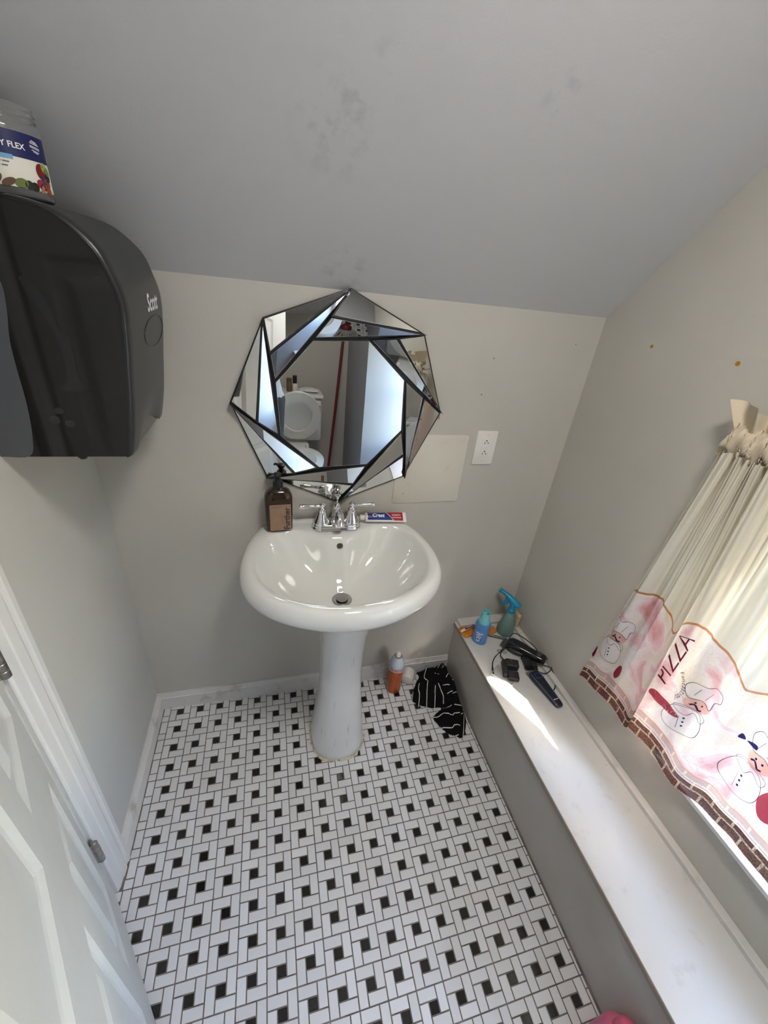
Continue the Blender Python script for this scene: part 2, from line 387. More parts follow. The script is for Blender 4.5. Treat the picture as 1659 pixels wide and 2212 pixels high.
for zc in (.272, .985, 1.78):
    b = MB(); hh = .089; nk = 5
    for k in range(nk):
        z0_, z1_ = zc-hh/2+k*hh/nk, zc-hh/2+(k+1)*hh/nk
        b.lathe([(.0070, z0_+.0007), (.0078, z0_+.0014), (.0078, z1_-.0014), (.0070, z1_-.0007)], 16, TR(-.003, .010, 0))
    b.lathe([(.0045, zc-hh/2), (.0045, zc+hh/2)], 10, TR(-.003, .010, 0))
    b.box((-.0012, -.028, zc-hh/2), (.0, .004, zc+hh/2)); b.box((-.016, .0035, zc-hh/2), (-.003, .0055, zc+hh/2))
    b.lathe([(.0045, zc+hh/2), (.0058, zc+hh/2+.002), (.003, zc+hh/2+.004)], 12, TR(-.003, .010, 0))
    b.build('hinge', M['steel'], door, bevel=0)
b = MB(); 
for sg in (1,):
    b.lathe([(.03, 0), (.03, .004), (.012, .008), (.011, .035), (.024, .045), (.028, .058), (.022, .07), (.004, .074)], 24, TR(DW-.06, .0, .96, -PI/2, 0, 0))
b.build('door_knob', M['steel'], door)

# ------------------------------------------------------------------ boxed ledge along the right wall
def zl(y): 
    return .300 if y > 0 else (.300+.013*min(1, -y/.5) if y > -.5 else .313+.003*min(1, (-y-.5)/.6))
ledge = thing('boxed_ledge', 'long white-topped boxed ledge under the window, its front a darker greige', 'ledge', (1.33, -.6, 0), kind='structure')
ys = [YB, -.15, -.3, -.5, -.8, -1.1, -1.64]
b = MB(); b.loft([[(1.195, y, 0), (XR, y, 0), (XR, y, zl(y)-.017), (1.195, y, zl(y)-.017)] for y in ys]); world_parent(b.build('front_panel', M['ledge_front'], smooth=0), ledge)
b = MB(); b.loft([[(1.190, y, zl(y)-.018), (XR, y, zl(y)-.018), (XR, y, zl(y)), (1.190, y, zl(y))] for y in ys]); world_parent(b.build('top_board', [M['ledge_top']], smooth=0, bevel=.0012, seg=2), ledge)
b = MB(); b.loft([[(1.1885, y, zl(y)-.019), (1.1902, y, zl(y)-.019), (1.1902, y, zl(y)-.003), (1.1885, y, zl(y)-.003)] for y in ys]); world_parent(b.build('edge_band', mat('bare_board_edge', srgb(150,136,124), .6), smooth=0), ledge)
b = MB(); b.loft([[(1.446, y, zl(y)-.002), (XR, y, zl(y)-.002), (XR, y, zl(y)+.016), (1.446, y, zl(y)+.016)] for y in ys]); world_parent(b.build('side_strip', M['ledge_top'], smooth=0, bevel=.0015), ledge)
b = MB().box((1.198, -.010, .298), (1.446, YB, .319)); world_parent(b.build('end_strip', M['ledge_top'], smooth=0, bevel=.0015), ledge)

# ------------------------------------------------------------------ window
win = thing('window_1', 'sash window behind the printed curtain', 'window', (XR, (WY0+WY1)/2, WZ0), kind='structure')
b = MB(); x0, x1 = XR+.045, XR+.095
b.box((x0, WY0, WZ0), (x1, WY1, WZ0+.060)); b.box((x0, WY0, WZ1-.03), (x1, WY1, WZ1)); b.box((x0, WY0, WZ0), (x1, WY0+.03, WZ1)); b.box((x0, WY1-.03, WZ0), (x1, WY1, WZ1))
b.box((x0+.01, WY0, .93), (x1, WY1, .965)); world_parent(b.build('window_frame', M['trim'], smooth=0), win)
def thin_glass(name, tint=(1,1,1,1), refl=.04):
    m = bpy.data.materials.new(name); m.use_nodes = True; n = m.node_tree; n.nodes.clear()
    o = n.nodes.new('ShaderNodeOutputMaterial'); t = n.nodes.new('ShaderNodeBsdfTransparent'); g = n.nodes.new('ShaderNodeBsdfGlossy'); mx = n.nodes.new('ShaderNodeMixShader')
    t.inputs[0].default_value = tint; g.inputs['Roughness'].default_value = .02; mx.inputs[0].default_value = refl
    n.links.new(t.outputs[0], mx.inputs[1]); n.links.new(g.outputs[0], mx.inputs[2]); n.links.new(mx.outputs[0], o.inputs[0]); return m
b = MB().box((XR+.068, WY0+.02, WZ0+.02), (XR+.072, WY1-.02, WZ1-.02)); world_parent(b.build('window_pane', thin_glass('window_glass', (.97,.98,.98,1)), smooth=0), win)
b = MB().box((XR-.024, WY0-.05, .499), (XR+.045, WY1+.020, .513)).box((XR-.012, WY1-.001, .498), (XR, WY1+.018, WZ1+.05)).box((XR-.012, WY0-.05, .498), (XR, WY0+.003, WZ1+.05)).box((XR-.012, WY0-.05, WZ1-.003), (XR, WY1+.018, WZ1+.05))
struct(b, 'trim_2', M['trim'], 'flat white window casing below the curtain hem', 'trim', smooth=0, bevel=.002)
# unseen pier added outside the window to cut the sun patch short
b = MB().box((XR+WT, -1.95, -3.0), (1.782, -1.70, 3.2)); struct(b, 'sun_block_pier', mat('outer_render', srgb(190,188,182), .9), 'unseen pier added beside the window to block part of the sun', 'wall', smooth=0)
# ground far outside
b = MB().box((3, -40, -3.2), (60, 30, -3)); struct(b, 'ground', mat('pale_gravel', srgb(150,148,140), .9), 'ground outside the window', 'ground')

# ================================================================== PEDESTAL SINK
SX = .610
half_o = [(0,.0335),(.14,.0335),(.222,.0335),(.248,.024),(.268,-.004),(.288,-.048),(.305,-.12),(.311,-.19),(.303,-.26),(.281,-.315),(.243,-.362),(.186,-.404),(.115,-.436),(.055,-.450),(0,-.455)]
half_i = [(0,-.079),(.04,-.075),(.08,-.056),(.12,-.037),(.16,-.031),(.206,-.048),(.238,-.095),(.257,-.165),(.252,-.25),(.214,-.325),(.147,-.374),(.075,-.398),(0,-.405)]
def full(h, n=6):
    P = [Vector((SX+a, c, 0)) for a, c in h]+[Vector((SX-a, c, 0)) for a, c in reversed(h[1:-1])]
    return [(p.x, min(p.y, .0335)) for p in catmull(P, n, True)]
OP, IP = full(half_o), full(half_i)
def ray_poly(cx, cy, th, poly):
    dx, dy = math.cos(th), math.sin(th); best = None
    for i in range(len(poly)):
        ax, ay = poly[i][0]-cx, poly[i][1]-cy; bx, by = poly[(i+1) % len(poly)][0]-cx, poly[(i+1) % len(poly)][1]-cy
        ex, ey = bx-ax, by-ay; den = dx*ey-dy*ex
        if abs(den) < 1e-12: continue
        t = (ax*ey-ay*ex)/den; s = (ax*dy-ay*dx)/den
        if t > 0 and -1e-9 <= s <= 1+1e-9 and (best is None or t > best): best = t
    return (cx+dx*best, cy+dy*best)
NA = 144; CX, CY = SX, -.19
thetas = [2*PI*i/NA for i in range(NA)]
Oc = [ray_poly(CX, CY, t, OP) for t in thetas]; Ic = [ray_poly(CX, CY, t, IP) for t in thetas]
DX, DYY = .607, -.215
lerp = lambda a, c, t: (a[0]+(c[0]-a[0])*t, a[1]+(c[1]-a[1])*t)
sink = thing('pedestal_sink', 'white porcelain pedestal sink with oval basin against the back wall', 'sink', (SX, -.20, 0))
rings = []
for t, z in ((0.075,.7225),(.13,.7235),(.25,.728),(.4,.739),(.55,.757),(.70,.783),(.82,.812),(.90,.837),(.96,.858),(.99,.867)):
    rr = []
    for i, th in enumerate(thetas):
        p = lerp((DX, DYY), Ic[i], t)
        if t < .2: p = (DX+.0215*math.cos(th)*(1 if t < .1 else 1.5), DYY+.0215*math.sin(th)*(1 if t < .1 else 1.5))
        rr.append((p[0], p[1], z))
    rings.append(rr)
for f, z in ((.04,.8735),(.12,.8775),(.28,.8805),(.5,.881),(.68,.878),(.82,.870),(.93,.859),(.99,.845)):
    rr = []
    for i in range(NA):
        p = lerp(Ic[i], Oc[i], f); zz = z
        k = min(1, max(0, (p[1]+.055)/.06)); k = k*k*(3-2*k); ks = k*min(1, max(0, (.275-abs(p[0]-SX))/.06)); zz = z*(1-ks)+.8805*ks
        if p[1] > .017: zz += .006*min(1, (p[1]-.017)/.007)*min(1, max(0, (.225-abs(p[0]-SX))/.05))
        rr.append((p[0], p[1], zz))
    rings.append(rr)
for s_, z in ((.997,.833),(.985,.822),(.955,.811),(.90,.802),(.8,.790),(.66,.772),(.50,.748),(.38,.718),(.31,.69),(.29,.672)):
    rings.append([(CX+(p[0]-CX)*s_, CY+(p[1]-CY)*(s_ if p[1] < CY else (s_ if s_ < .9 else 1)), z) for p in Oc])
b = MB(); b.loft(rings, (False, True)); world_parent(b.build('basin', M['porcelain'], smooth=80), sink)
# pedestal column
prof = [(0,.101,.112),(.006,.104,.115),(.03,.104,.114),(.055,.1005,.110),(.075,.098,.107),(.15,.091,.098),(.24,.083,.090),(.33,.0765,.083),(.42,.0735,.080),(.52,.0755,.083),(.60,.082,.092),(.66,.094,.105),(.70,.106,.118)]
b = MB(); rg = []
for z, hx, hy in prof:
    rr = []
    for j in range(64):
        a = 2*PI*j/64; c, q = math.cos(a), math.sin(a)
        ex = 2/2.5; rr.append((.620+hx*math.copysign(abs(c)**ex, c), -.205+hy*math.copysign(abs(q)**ex, q), z))
    rg.append(rr)
b.loft(rg)
mp = mat('pedestal_porcelain', srgb(220,221,220), .12, 0, Coat_Weight=.4, Coat_Roughness=.05)
# worn vertical rub streaks in the glaze
tc = N(mp, 'TexCoord'); mpg = N(mp, 'Mapping'); mpg.inputs['Scale'].default_value = (95, 95, 5)
n1 = N(mp, 'TexNoise'); n1.inputs['Scale'].default_value = 1; n1.inputs['Detail'].default_value = 3
L(mp, tc.outputs['Object'], mpg.inputs[0]); L(mp, mpg.outputs[0], n1.inputs['Vector'])
rr_ = N(mp, 'ValToRGB'); rr_.color_ramp.elements[0].position = .62; rr_.color_ramp.elements[1].position = .86
rr_.color_ramp.elements[0].color = srgb(220,221,220); rr_.color_ramp.elements[1].color = srgb(176,178,182)
L(mp, n1.outputs['Fac'], rr_.inputs['Fac']); L(mp, rr_.outputs['Color'], bsdf(mp).inputs['Base Color'])
world_parent(b.build('pedestal', mp, smooth=80), sink)
b = MB(); rg = []
for o_, z in ((.0,.0), (.0055,.0), (.005,.002), (.0025,.004), (0,.005)):
    rr = []
    for j in range(96):
        a = 2*PI*j/96; c, q = math.cos(a), math.sin(a); ex = 2/2.5; e = o_*(1+.6*math.sin(a*11+1)*math.sin(a*5)+.35*math.sin(a*23))+.0004
        rr.append((.620+(.103+e)*math.copysign(abs(c)**ex, c), -.205+(.114+e)*math.copysign(abs(q)**ex, q), z))
    rg.append(rr)
b.loft(rg, (False, False)); world_parent(b.build('caulk_bead', M['caulk'], smooth=60), sink)
# drain
T = TR(DX, DYY, .7225)
b = MB(); b.lathe([(.0175,-.012),(.0175,-.001),(.0195,.0015),(.030,.0025),(.0325,.001),(.0325,-.001),(.024,-.0105)], 40, T, (False, False))
dr = world_parent(b.build('drain_flange', mat('satin_metal', (.50,.49,.47,1), .28, 1)), sink)
b = MB(); b.lathe([(.006,-.012),(.006,.002),(.0165,.004),(.0185,.0065),(.0175,.0085),(.006,.0095),(.001,.0095)], 40, T)
o = b.build('stopper', mat('satin_metal_dark', (.40,.39,.37,1), .3, 1), sink); o.location = -Vector(sink.location)
b = MB().lathe([(.019, -.011), (.001, -.0115)], 30, T, (False, True)); world_parent(b.build('drain_hole', M['dark_slot']), sink)
# overflow hole, set into the back slope of the bowl
bpy.context.view_layer.update()
import mathutils
from mathutils.bvhtree import BVHTree
bas = [c for c in sink.children if c.name.startswith('basin')][0]
bv = BVHTree.FromPolygons([Vector(v.co) for v in bas.data.vertices], [tuple(p.vertices) for p in bas.data.polygons])
hp, hn, _, _ = bv.ray_cast(Vector((.6135, -.20, .846)), Vector((0, 1, 0)))
if hp is None: hp, hn = Vector((.6135, -.095, .846)), Vector((0, -1, .5)).normalized()
if hn.y > 0: hn = -hn
Tq = Matrix.Translation(hp) @ hn.to_track_quat('Z', 'Y').to_matrix().to_4x4()
b = MB(); b.lathe([(.0110,-.001),(.0110,.0012),(.0098,.0018),(.0086,.0012),(.0082,-.0005)], 28, Tq, (False, False)); world_parent(b.build('overflow_ring', mat('aged_bronze', (.22,.19,.15,1), .35, 1)), sink)
b = MB(); b.lathe([(.0086,.0004),(.0004,.0005)], 28, Tq, (False, True)); world_parent(b.build('overflow_hole', mat('overflow_dark', (.05,.045,.035,1), .6)), sink)

# ------------------------------------------------------------------ faucet
FZ = .8812
fa = thing('faucet', 'chrome two-handle faucet with lift rod on the back of the basin', 'faucet', (.611, -.020, FZ), (0, 0, 0))
def stadium(hx, r, n=12):
    P = []
    for k in range(n+1): a = -PI/2+PI*k/n; P.append((hx+r*math.cos(a), r*math.sin(a)))
    for k in range(n+1): a = PI/2+PI*k/n; P.append((-hx+r*math.cos(a), r*math.sin(a)))
    return P
b = MB(); b.loft([[(x, y, z) for x, y in stadium(.0508, r)] for r, z in ((.0315,0),(.0328,.001),(.0328,.004),(.0305,.0065),(.0295,.010),(.0290,.013),(.0270,.018),(.0250,.0205),(.022,.021))])
b.build('base_plate', M['chrome'], fa, smooth=50)
for sx in (-1, 1):
    T = TR(sx*.0508)
    b = MB(); b.lathe([(.0275,.018),(.0272,.022),(.0250,.027),(.0202,.037),(.0168,.048),(.0146,.060),(.0136,.066),(.0136,.068),(.0105,.069),(.0100,.072),(.0085,.0735),(.0085,.078),(.0105,.080),(.0115,.0835),(.0112,.087),(.0085,.0895),(.0045,.0905),(.0035,.092),(.001,.0925)], 36, T)
    h = b.build('handle_body', M['chrome'], fa, smooth=50)
    b = MB(); rx = 0 if sx > 0 else PI
    T2 = TR(sx*.0508, -.002, .0825, 0, PI/2 if sx > 0 else -PI/2, 0)
    b.lathe([(.0050,.006),(.0050,.018),(.0066,.0185),(.0068,.0205),(.0060,.0215),(.0048,.023),(.0046,.030),(.0056,.044),(.0074,.058),(.0082,.064),(.0078,.066),(.0060,.0675),(.0085,.069),(.0088,.0725),(.0078,.0745),(.0035,.0755),(.001,.076)], 28, T2)
    b.build('lever', M['chrome'], h, smooth=50)
b = MB(); b.lathe([(.0235,.018),(.0228,.024),(.0195,.034),(.0172,.048),(.0166,.060),(.0164,.070),(.0150,.074),(.0132,.0765),(.0128,.079),(.0100,.0815),(.0092,.0845),(.0060,.0865),(.0055,.088),(.001,.0885)], 36, TR(0,.004,0))
b.build('spout_column', M['chrome'], fa, smooth=50)
b = MB(); sp = catmull([(0,.002,.034),(0,-.008,.052),(0,-.022,.063),(0,-.040,.062),(0,-.054,.050),(0,-.060,.034)], 6)
rs = [.0175+(.0158-.0175)*min(1, i/18) for i in range(len(sp))]; rs[-1] = .0150
b.tube(sp, rs, 24); b.build('spout', M['chrome'], fa, smooth=60)
b = MB(); b.lathe([(.003,.086),(.003,.1035),(.0048,.105),(.0052,.107),(.0040,.109),(.0075,.1115),(.0098,.1145),(.0098,.1165),(.0070,.1185),(.003,.1195),(.0005,.1195)], 24, TR(0,.006,0))
b.build('lift_rod', M['chrome'], fa, smooth=50)

# ================================================================== FACETED MIRROR
MC = Vector((.620, 0, 1.279)); MR = .3255
mir = thing('faceted_mirror', 'octagonal mirror of tilted triangular facets with black edges above the sink', 'mirror', (MC.x, YB, MC.z))
a0 = math.atan2(1.6011-1.279, .6264-.620)
def OV(k): a = a0-k*PI/4; return Vector((MR*math.cos(a), MR*math.sin(a)))
def rotv(v, k): a = -k*PI/4; return Vector((v.x*math.cos(a)-v.y*math.sin(a), v.x*math.sin(a)+v.y*math.cos(a)))
I7 = Vector((.4197-MC.x, 1.3477-MC.z)); M7 = Vector((.4085-MC.x, 1.4255-MC.z))      # measured inner and middle corners of one sector
O0 = OV(0)
I0 = rotv(I7, 1); Mm = rotv(M7, 1)
b = MB(); octo = [tuple(OV(k)) for k in range(8)]
TM = Matrix(((1,0,0,0),(0,0,-1,0),(0,1,0,0),(0,0,0,1)))   # (x, z, depth) -> world axes, depth towards the room
b.prism(list(reversed([(p[0], p[1]) for p in octo])), 0, .006, TM)
fr = b.build('backing', M['black_frame'], mir, smooth=0)
rim = MB(); facets = []
def facet(P, tilt_dir, tilt, base):
    """thin glass prism over polygon P (2D), surface rising along -tilt_dir"""
    P = [Vector(p) for p in P]; c = sum(P, Vector((0, 0)))/len(P); n = len(P)
    if sum(P[i].x*P[(i+1) % n].y-P[(i+1) % n].x*P[i].y for i in range(n)) < 0: P.reverse()
    def inset(P, d):
        out = []
        for i in range(n):
            a, q, e = P[i-1], P[i], P[(i+1) % n]; u_, v_ = (q-a).normalized(), (e-q).normalized()
            n1, n2 = Vector((-u_.y, u_.x)), Vector((-v_.y, v_.x)); m_ = (n1+n2); L2 = m_.length
            if L2 < 1e-6: out.append(q); continue
            m_ /= L2; k = d/max(.22, m_.dot(n1)); out.append(q+m_*k)
        return out
    g = math.tan(tilt); hs = [-(p.dot(tilt_dir))*g for p in P]; mn = min(hs)
    z = lambda p: base-(p.dot(tilt_dir))*g-mn
    blk = MB(); n_ = len(P)
    blk.add([(p.x, p.y, .004) for p in P]+[(p.x, p.y, z(p)) for p in P], [tuple(reversed(range(n_))), tuple(range(n_, 2*n_))]+[(i, (i+1) % n_, n_+(i+1) % n_, n_+i) for i in range(n_)], TM)
    rim.v += [tuple(v) for v in []]
    o0 = len(rim.v); rim.v += blk.v; rim.f += [[i+o0 for i in f] for f in blk.f]; rim.mi += [0]*len(blk.f)
    Q = inset(P, .0042); Q2 = inset(P, .0048); gl = MB()
    gl.add([(p.x, p.y, z(p)-.001) for p in Q]+[(p.x, p.y, z(p)+.0006) for p in Q]+[(p.x, p.y, z(p)+.0008) for p in Q2],
           [tuple(reversed(range(n_)))]+[(i, (i+1) % n_, n_+(i+1) % n_, n_+i) for i in range(n_)]+[(n_+i, n_+(i+1) % n_, 2*n_+(i+1) % n_, 2*n_+i) for i in range(n_)]+[tuple(range(2*n_, 3*n_))], TM)
    return gl
TO, TI = R(13), R(15)
for k in range(8):
    A, B_, Mk, Ik = OV(k), OV(k+1), rotv(Mm, k), rotv(I0, k)
    d_out = ((A+B_)/2).normalized()
    gl = facet([A, B_, Mk], d_out, TO, .0075); gl.build('outer_mirror_facet', M['mirror'], mir, smooth=0)
    gl = facet([Mk, B_, Ik], -((Mk+B_+Ik)/3).normalized(), TI, .0065); gl.build('inner_mirror_facet', M['mirror'], mir, smooth=0)
gl = facet([rotv(I0, k) for k in range(8)], Vector((1, 0)), 0, .009); gl.build('centre_mirror_pane', M['mirror'], mir, smooth=0)
rim.build('frame', M['black_frame'], mir, smooth=0)
b = MB(); b.lathe([(.0068,0),(.0068,.002),(.0058,.0032),(.003,.0040),(.0005,.0042)], 20, TR(-.003, -.020, .312, PI/2, 0, 0)); sc_ = b.build('screw', M['chrome'], mir, props={'label': 'cross-head screw at the top corner'})
b = MB(); T = TR(-.003, -.0243, .312, PI/2, .2, 0); b.box((-.0032,-.0006,-.0002),(.0032,.0006,.0002), T).box((-.0006,-.0032,-.0002),(.0006,.0032,.0002), T); b.build('cross_slot', M['dark_slot'], sc_, smooth=0)

# ================================================================== WALL PLATES
pl = thing('blank_wall_panel', 'square cream access panel with rounded corners on the back wall', 'wall panel', (.944, YB, 1.065))
def rrect(hx, hy, r, n=5):
    P = []
    for cx, cy, a0_ in ((hx-r, hy-r, 0), (-hx+r, hy-r, 90), (-hx+r, -hy+r, 180), (hx-r, -hy+r, 270)):
        for k in range(n+1): a = R(a0_+90*k/n); P.append((cx+r*math.cos(a), cy+r*math.sin(a)))
    return P
def plate(b, hx, hy, r, t, e=.001, T=None, z0=0):
    b.loft([[(x, y, z) for x, y in rrect(hx-i_, hy-i_, r)] for i_, z in ((0, z0), (0, t-e), (e, t))], T=TM if T is None else T)
b = MB(); plate(b, .127, .130, .008, .0035, .0015); b.build('panel', noisy(M['ivory'], srgb(196,188,170), 25, .6, .8), pl, smooth=40)
b = MB(); b.lathe([(.004,0),(.004,.0005),(.0005,.0006)], 12, TM @ TR(-.09,-.09,.0035)); b.build('paint_dimple', mat('dimple', srgb(188,180,160), .6), pl)
ou = thing('wall_outlet', 'white double wall outlet to the right of the cream panel', 'outlet', (1.138, YB, 1.149))
b = MB(); plate(b, .040, .0625, .004, .006, .002); b.build('cover_plate', M['white_plastic'], ou, smooth=40)
b = MB(); plate(b, .0168, .0335, .002, .0078, .0006, z0=.005); ob = b.build('receptacle', M['white_plastic'], ou, smooth=40)
for zc in (-.020, .020):
    b = MB(); b.box((-.0075, zc-.004, .0077), (-.0055, zc+.004, .0080), TM); b.box((.0050, zc-.0035, .0077), (.0066, zc+.0035, .0080), TM); b.box((.0050, zc-.0008, .0077), (.0095, zc+.0008, .0080), TM)
    b.lathe([(.0027, .0077), (.0027, .0080)], 12, TM @ TR(-.0005, zc+.0085, 0)); b.build('socket_slots', M['dark_slot'], ob, smooth=0)
b = MB().box((-.006, .001, .0077), (.006, .0055, .0088), TM).box((-.006, -.0055, .0077), (.006, -.001, .0088), TM); b.build('test_button', M['white_plastic'], ob, smooth=0, bevel=.0004)
for zc in (-.0485, .0485):
    b = MB(); b.lathe([(.0033,.0055),(.0033,.0066),(.0005,.0068)], 14, TM @ TR(0, zc, 0)); s_ = b.build('screw', M['white_plastic'], ou)
    b = MB().box((-.0026,zc-.0004,.0067),(.0026,zc+.0004,.00695), TM); b.build('screw_slot', M['dark_slot'], s_, smooth=0)

# ================================================================== TOWEL DISPENSER
dp = thing('towel_dispenser', 'large smoky black paper towel dispenser on the left wall', 'dispenser', (XL, -.20, 1.27))
PR = [(.132,1.272),(.141,1.31),(.150,1.36),(.159,1.43),(.166,1.48),(.1705,1.53),(.1695,1.56),(.162,1.590),(.148,1.626),(.120,1.655),(.090,1.673),(.050,1.6815),(.0,1.6835),(XL,1.684)]
pts = [(p.x, p.y) for p in catmull([(a, c, 0) for a, c in PR], 4)]
Y1, Y2 = -.350, -.050
M['disp'] = mat('smoky_black_plastic', (.016,.015,.014,1), .16, 0, Coat_Weight=.3, Coat_Roughness=.08)
M['disp_side'] = mat('glossy_smoke_side', (.007,.007,.0068,1), .09)
M['disp_grey'] = mat('grey_housing', (.075,.079,.088,1), .5)
M['disp_front'] = noisy(mat('satin_black_cover', (.017,.017,.017,1), .30), None, bump=.15, bscale=900)
inner = lambda d: [(x-(d if x > XL+.01 else 0), (z-d if z > 1.29 else z+d*.0)) for x, z in pts]
def dring(y, d): return [(max(x-d, XL), y, z-d*(1 if z > 1.4 else 0)) for x, z in pts]+[(XL, y, 1.272)]
b = MB(); b.loft([dring(Y1+.0012, .003), dring(Y1+.0012, .0012), dring(Y2-.001, .0012)]); world_parent(b.build('housing', M['disp_side'], smooth=30), dp)
# wrap-around front cover as a shell with a scooped lower edge
b = MB(); cov = [(x, z) for x, z in pts if z < 1.6815 or x > .03]; ny = 24; vs = []; fs = []
for j in range(ny+1):
    v = j/ny; y = Y1+(Y2-Y1)*v; e = min(v, 1-v)*(Y2-Y1); rd = .0 if e > .010 else .0035*(1-e/.010)**2
    scoop = .034*math.sin(PI*min(1, max(0, (v-.16)/.68)))**1.2
    for i, (x, z) in enumerate(cov):
        k = max(0, 1-(z-1.272)/.10); vs.append((x-rd+.0022+.004*math.sin(PI*v), y, z+scoop*k-rd*(1 if z > 1.6 else 0)+(.002 if z > 1.6 else 0)))
m_ = len(cov)
for j in range(ny):
    for i in range(m_-1): fs.append((j*m_+i, j*m_+i+1, (j+1)*m_+i+1, (j+1)*m_+i))
b.add(vs, fs); cv = world_parent(b.build('front_cover', M['disp_front'], smooth=60), dp)
sol = cv.modifiers.new('thickness', 'SOLIDIFY'); sol.thickness = .004; sol.offset = -1
# grey back housing showing behind the smoky side
gp = catmull([(XL,1.655,0),(-.055,1.645,0),(-.02,1.61,0),(.004,1.57,0),(.002,1.53,0),(-.008,1.48,0),(-.0115,1.43,0),(-.014,1.37,0),(-.022,1.31,0),(-.036,1.2735,0),(XL,1.2735,0)], 5)
b = MB(); b.prism([(p.x, p.y) for p in gp], 0, .0012, Matrix(((1,0,0,0),(0,0,-1,Y1+.0012),(0,1,0,0),(0,0,0,1)))); world_parent(b.build('grey_side_panel', M['disp_grey'], smooth=0), dp)
b = MB(); bp_ = []
b.tube([(x-.004, Y1+.0007, z-.001) for x, z in pts if not (x < .03 and z > 1.67)], .0012, 6); world_parent(b.build('side_seam', M['black'], smooth=60), dp)
# faint inner shapes moulded on the smoky side: spindle arm and bosses
ms = mat('moulded_smoke', (.012,.012,.013,1), .15)
b = MB(); Ty = Matrix(((1,0,0,0),(0,0,-1,Y1+.0012),(0,1,0,0),(0,0,0,1)))
for cx, cz, rx, rz in ((.022,1.345,.0085,.0085), (.045,1.338,.009,.0075), (.033,1.362,.0075,.006)):
    v_, f_ = disc2(cx, cz, rx, rz, 20); b.prism(v_, 0, .0006, Ty)
world_parent(b.build('moulded_boss', mat('moulded_boss_smoke', (.020,.020,.021,1), .2), smooth=0), dp)
b = MB(); ar = catmull([(.030,1.575,0),(.052,1.565,0),(.064,1.53,0),(.068,1.50,0),(.078,1.50,0),(.080,1.47,0),(.078,1.43,0),(.082,1.40,0),(.045,1.402,0),(.062,1.425,0),(.060,1.49,0),(.05,1.52,0)], 4, True)
b.prism([(p.x, p.y) for p in ar], 0, .0005, Ty); world_parent(b.build('spindle_arm', ms, smooth=0), dp)
b = MB(); b.lathe([(.0005,1.258),(.006,1.259),(.0095,1.264),(.0105,1.270),(.0105,1.276)], 20, TR(.041, -.325, 0)); world_parent(b.build('lock_knob', M['black_soft']), dp)
# printed script on the cover and the oval button outline
def on_cover(y, z):   # x of the front surface
    best = None
    v = (y-Y1)/(Y2-Y1)
    for i in range(len(cov)-1):
        (x0, z0), (x1, z1) = cov[i], cov[i+1]
        if min(z0, z1) <= z <= max(z0, z1) and abs(z1-z0) > 1e-6 and (x0+x1)/2 > .1:
            best = x0+(x1-x0)*(z-z0)/(z1-z0); break
    return (best or .165)+.0022+.004*math.sin(PI*v)
v_, f_ = text_mesh('Scott', .044, shear=.35, bold=.0012)
b = MB(); b.add([(on_cover(-.168+x_, 1.541+y_)+.0006, -.168+x_, 1.541+y_) for x_, y_ in v_], f_); o = world_parent(b.build('printed_name', M['white_print'], smooth=0, fix=False), dp)
ov = [(-.162+.088*math.cos(2*PI*i/48), 1.487+.030*math.sin(2*PI*i/48)) for i in range(49)]
b = MB(); b.tube([(on_cover(y, z)+.0001, y, z) for y, z in ov], .0011, 6); world_parent(b.build('button_outline', M['black'], smooth=60), dp)
# clear tub standing on it
jr = thing('supplement_tub', 'clear plastic tub with navy and white printed label on top of the dispenser', 'tub', (.012, -.245, 1.6835))
JR = .0570
mclear = mat('clear_plastic', (.93,.94,.93,1), .06, 0, Transmission_Weight=.92, IOR=1.3)
b = MB(); b.lathe([(JR*.90,0),(JR*.98,.003),(JR,.010),(JR,.086),(JR*.985,.092),(JR*.93,.098),(JR*.93,.102),(JR*.955,.1035),(JR*.93,.105),(JR*.93,.109),(JR*.955,.1105),(JR*.93,.112),(JR*.93,.118),(JR*.89,.118),(JR*.89,.100),(JR*.955,.086),(JR*.955,.012),(JR*.9,.005),(.0005,.004)], 48, None, (True, False)); b.build('tub_body', mclear, jr, smooth=50)
def cyl(b, vs, fs, r, dth=0):   # 2D (arc length, height) -> cylinder surface; angle measured from direction dth
    b.add([(r*math.cos(dth+p[0]/r), r*math.sin(dth+p[0]/r), p[1]) for p in vs], fs)
def band(b, s0, s1, z0, z1, r, dth, n=24):
    vs = []; 
    for i in range(n+1):
        s_ = s0+(s1-s0)*i/n; vs += [(s_, z0), (s_, z1)]
    cyl(b, vs, [(2*i, 2*i+2, 2*i+3, 2*i+1) for i in range(n)], r, dth)
LD = math.atan2(-.96, .40)          # towards the room
b = MB(); band(b, -.10, .072, .014, .084, JR+.0005, LD); lb = b.build('label', mat('label_white', srgb(226,222,208), .45), jr, fix=False)
b = MB(); band(b, -.10, .0715, .052, .0838, JR+.0008, LD); b.build('navy_band', mat('label_navy', srgb(24,28,84), .4), lb, fix=False)
b = MB(); band(b, -.10, .012, .048, .0535, JR+.0010, LD); b.build('light_blue_stripe', mat('label_sky', srgb(110,165,205), .4), lb, fix=False)
b = MB(); v_, f_ = text_mesh('TY FLEX', .0100, bold=.0002); cyl(b, [(x+.0125, y+.0655) for x, y in v_], f_, JR+.0012, LD)
for k in range(9):
    c_ = disc2(.048, .070, .0078*math.sqrt(max(.05, 1-((k-4)/4.6)**2)), .0, 2)
    hw = .0085*math.sqrt(max(.04, 1-((k-4)/4.6)**2)); yy = .070+(k-4)*.0017
    if k in (2, 5): continue
    v_, f_ = ribbon([(.048-hw, yy+.001), (.048, yy), (.048+hw, yy-.001)], .0009); cyl(b, v_, f_, JR+.0012, LD)
b.build('printed_lettering', M['white_print'], lb, smooth=0, fix=False)
b = MB(); random.seed(3)
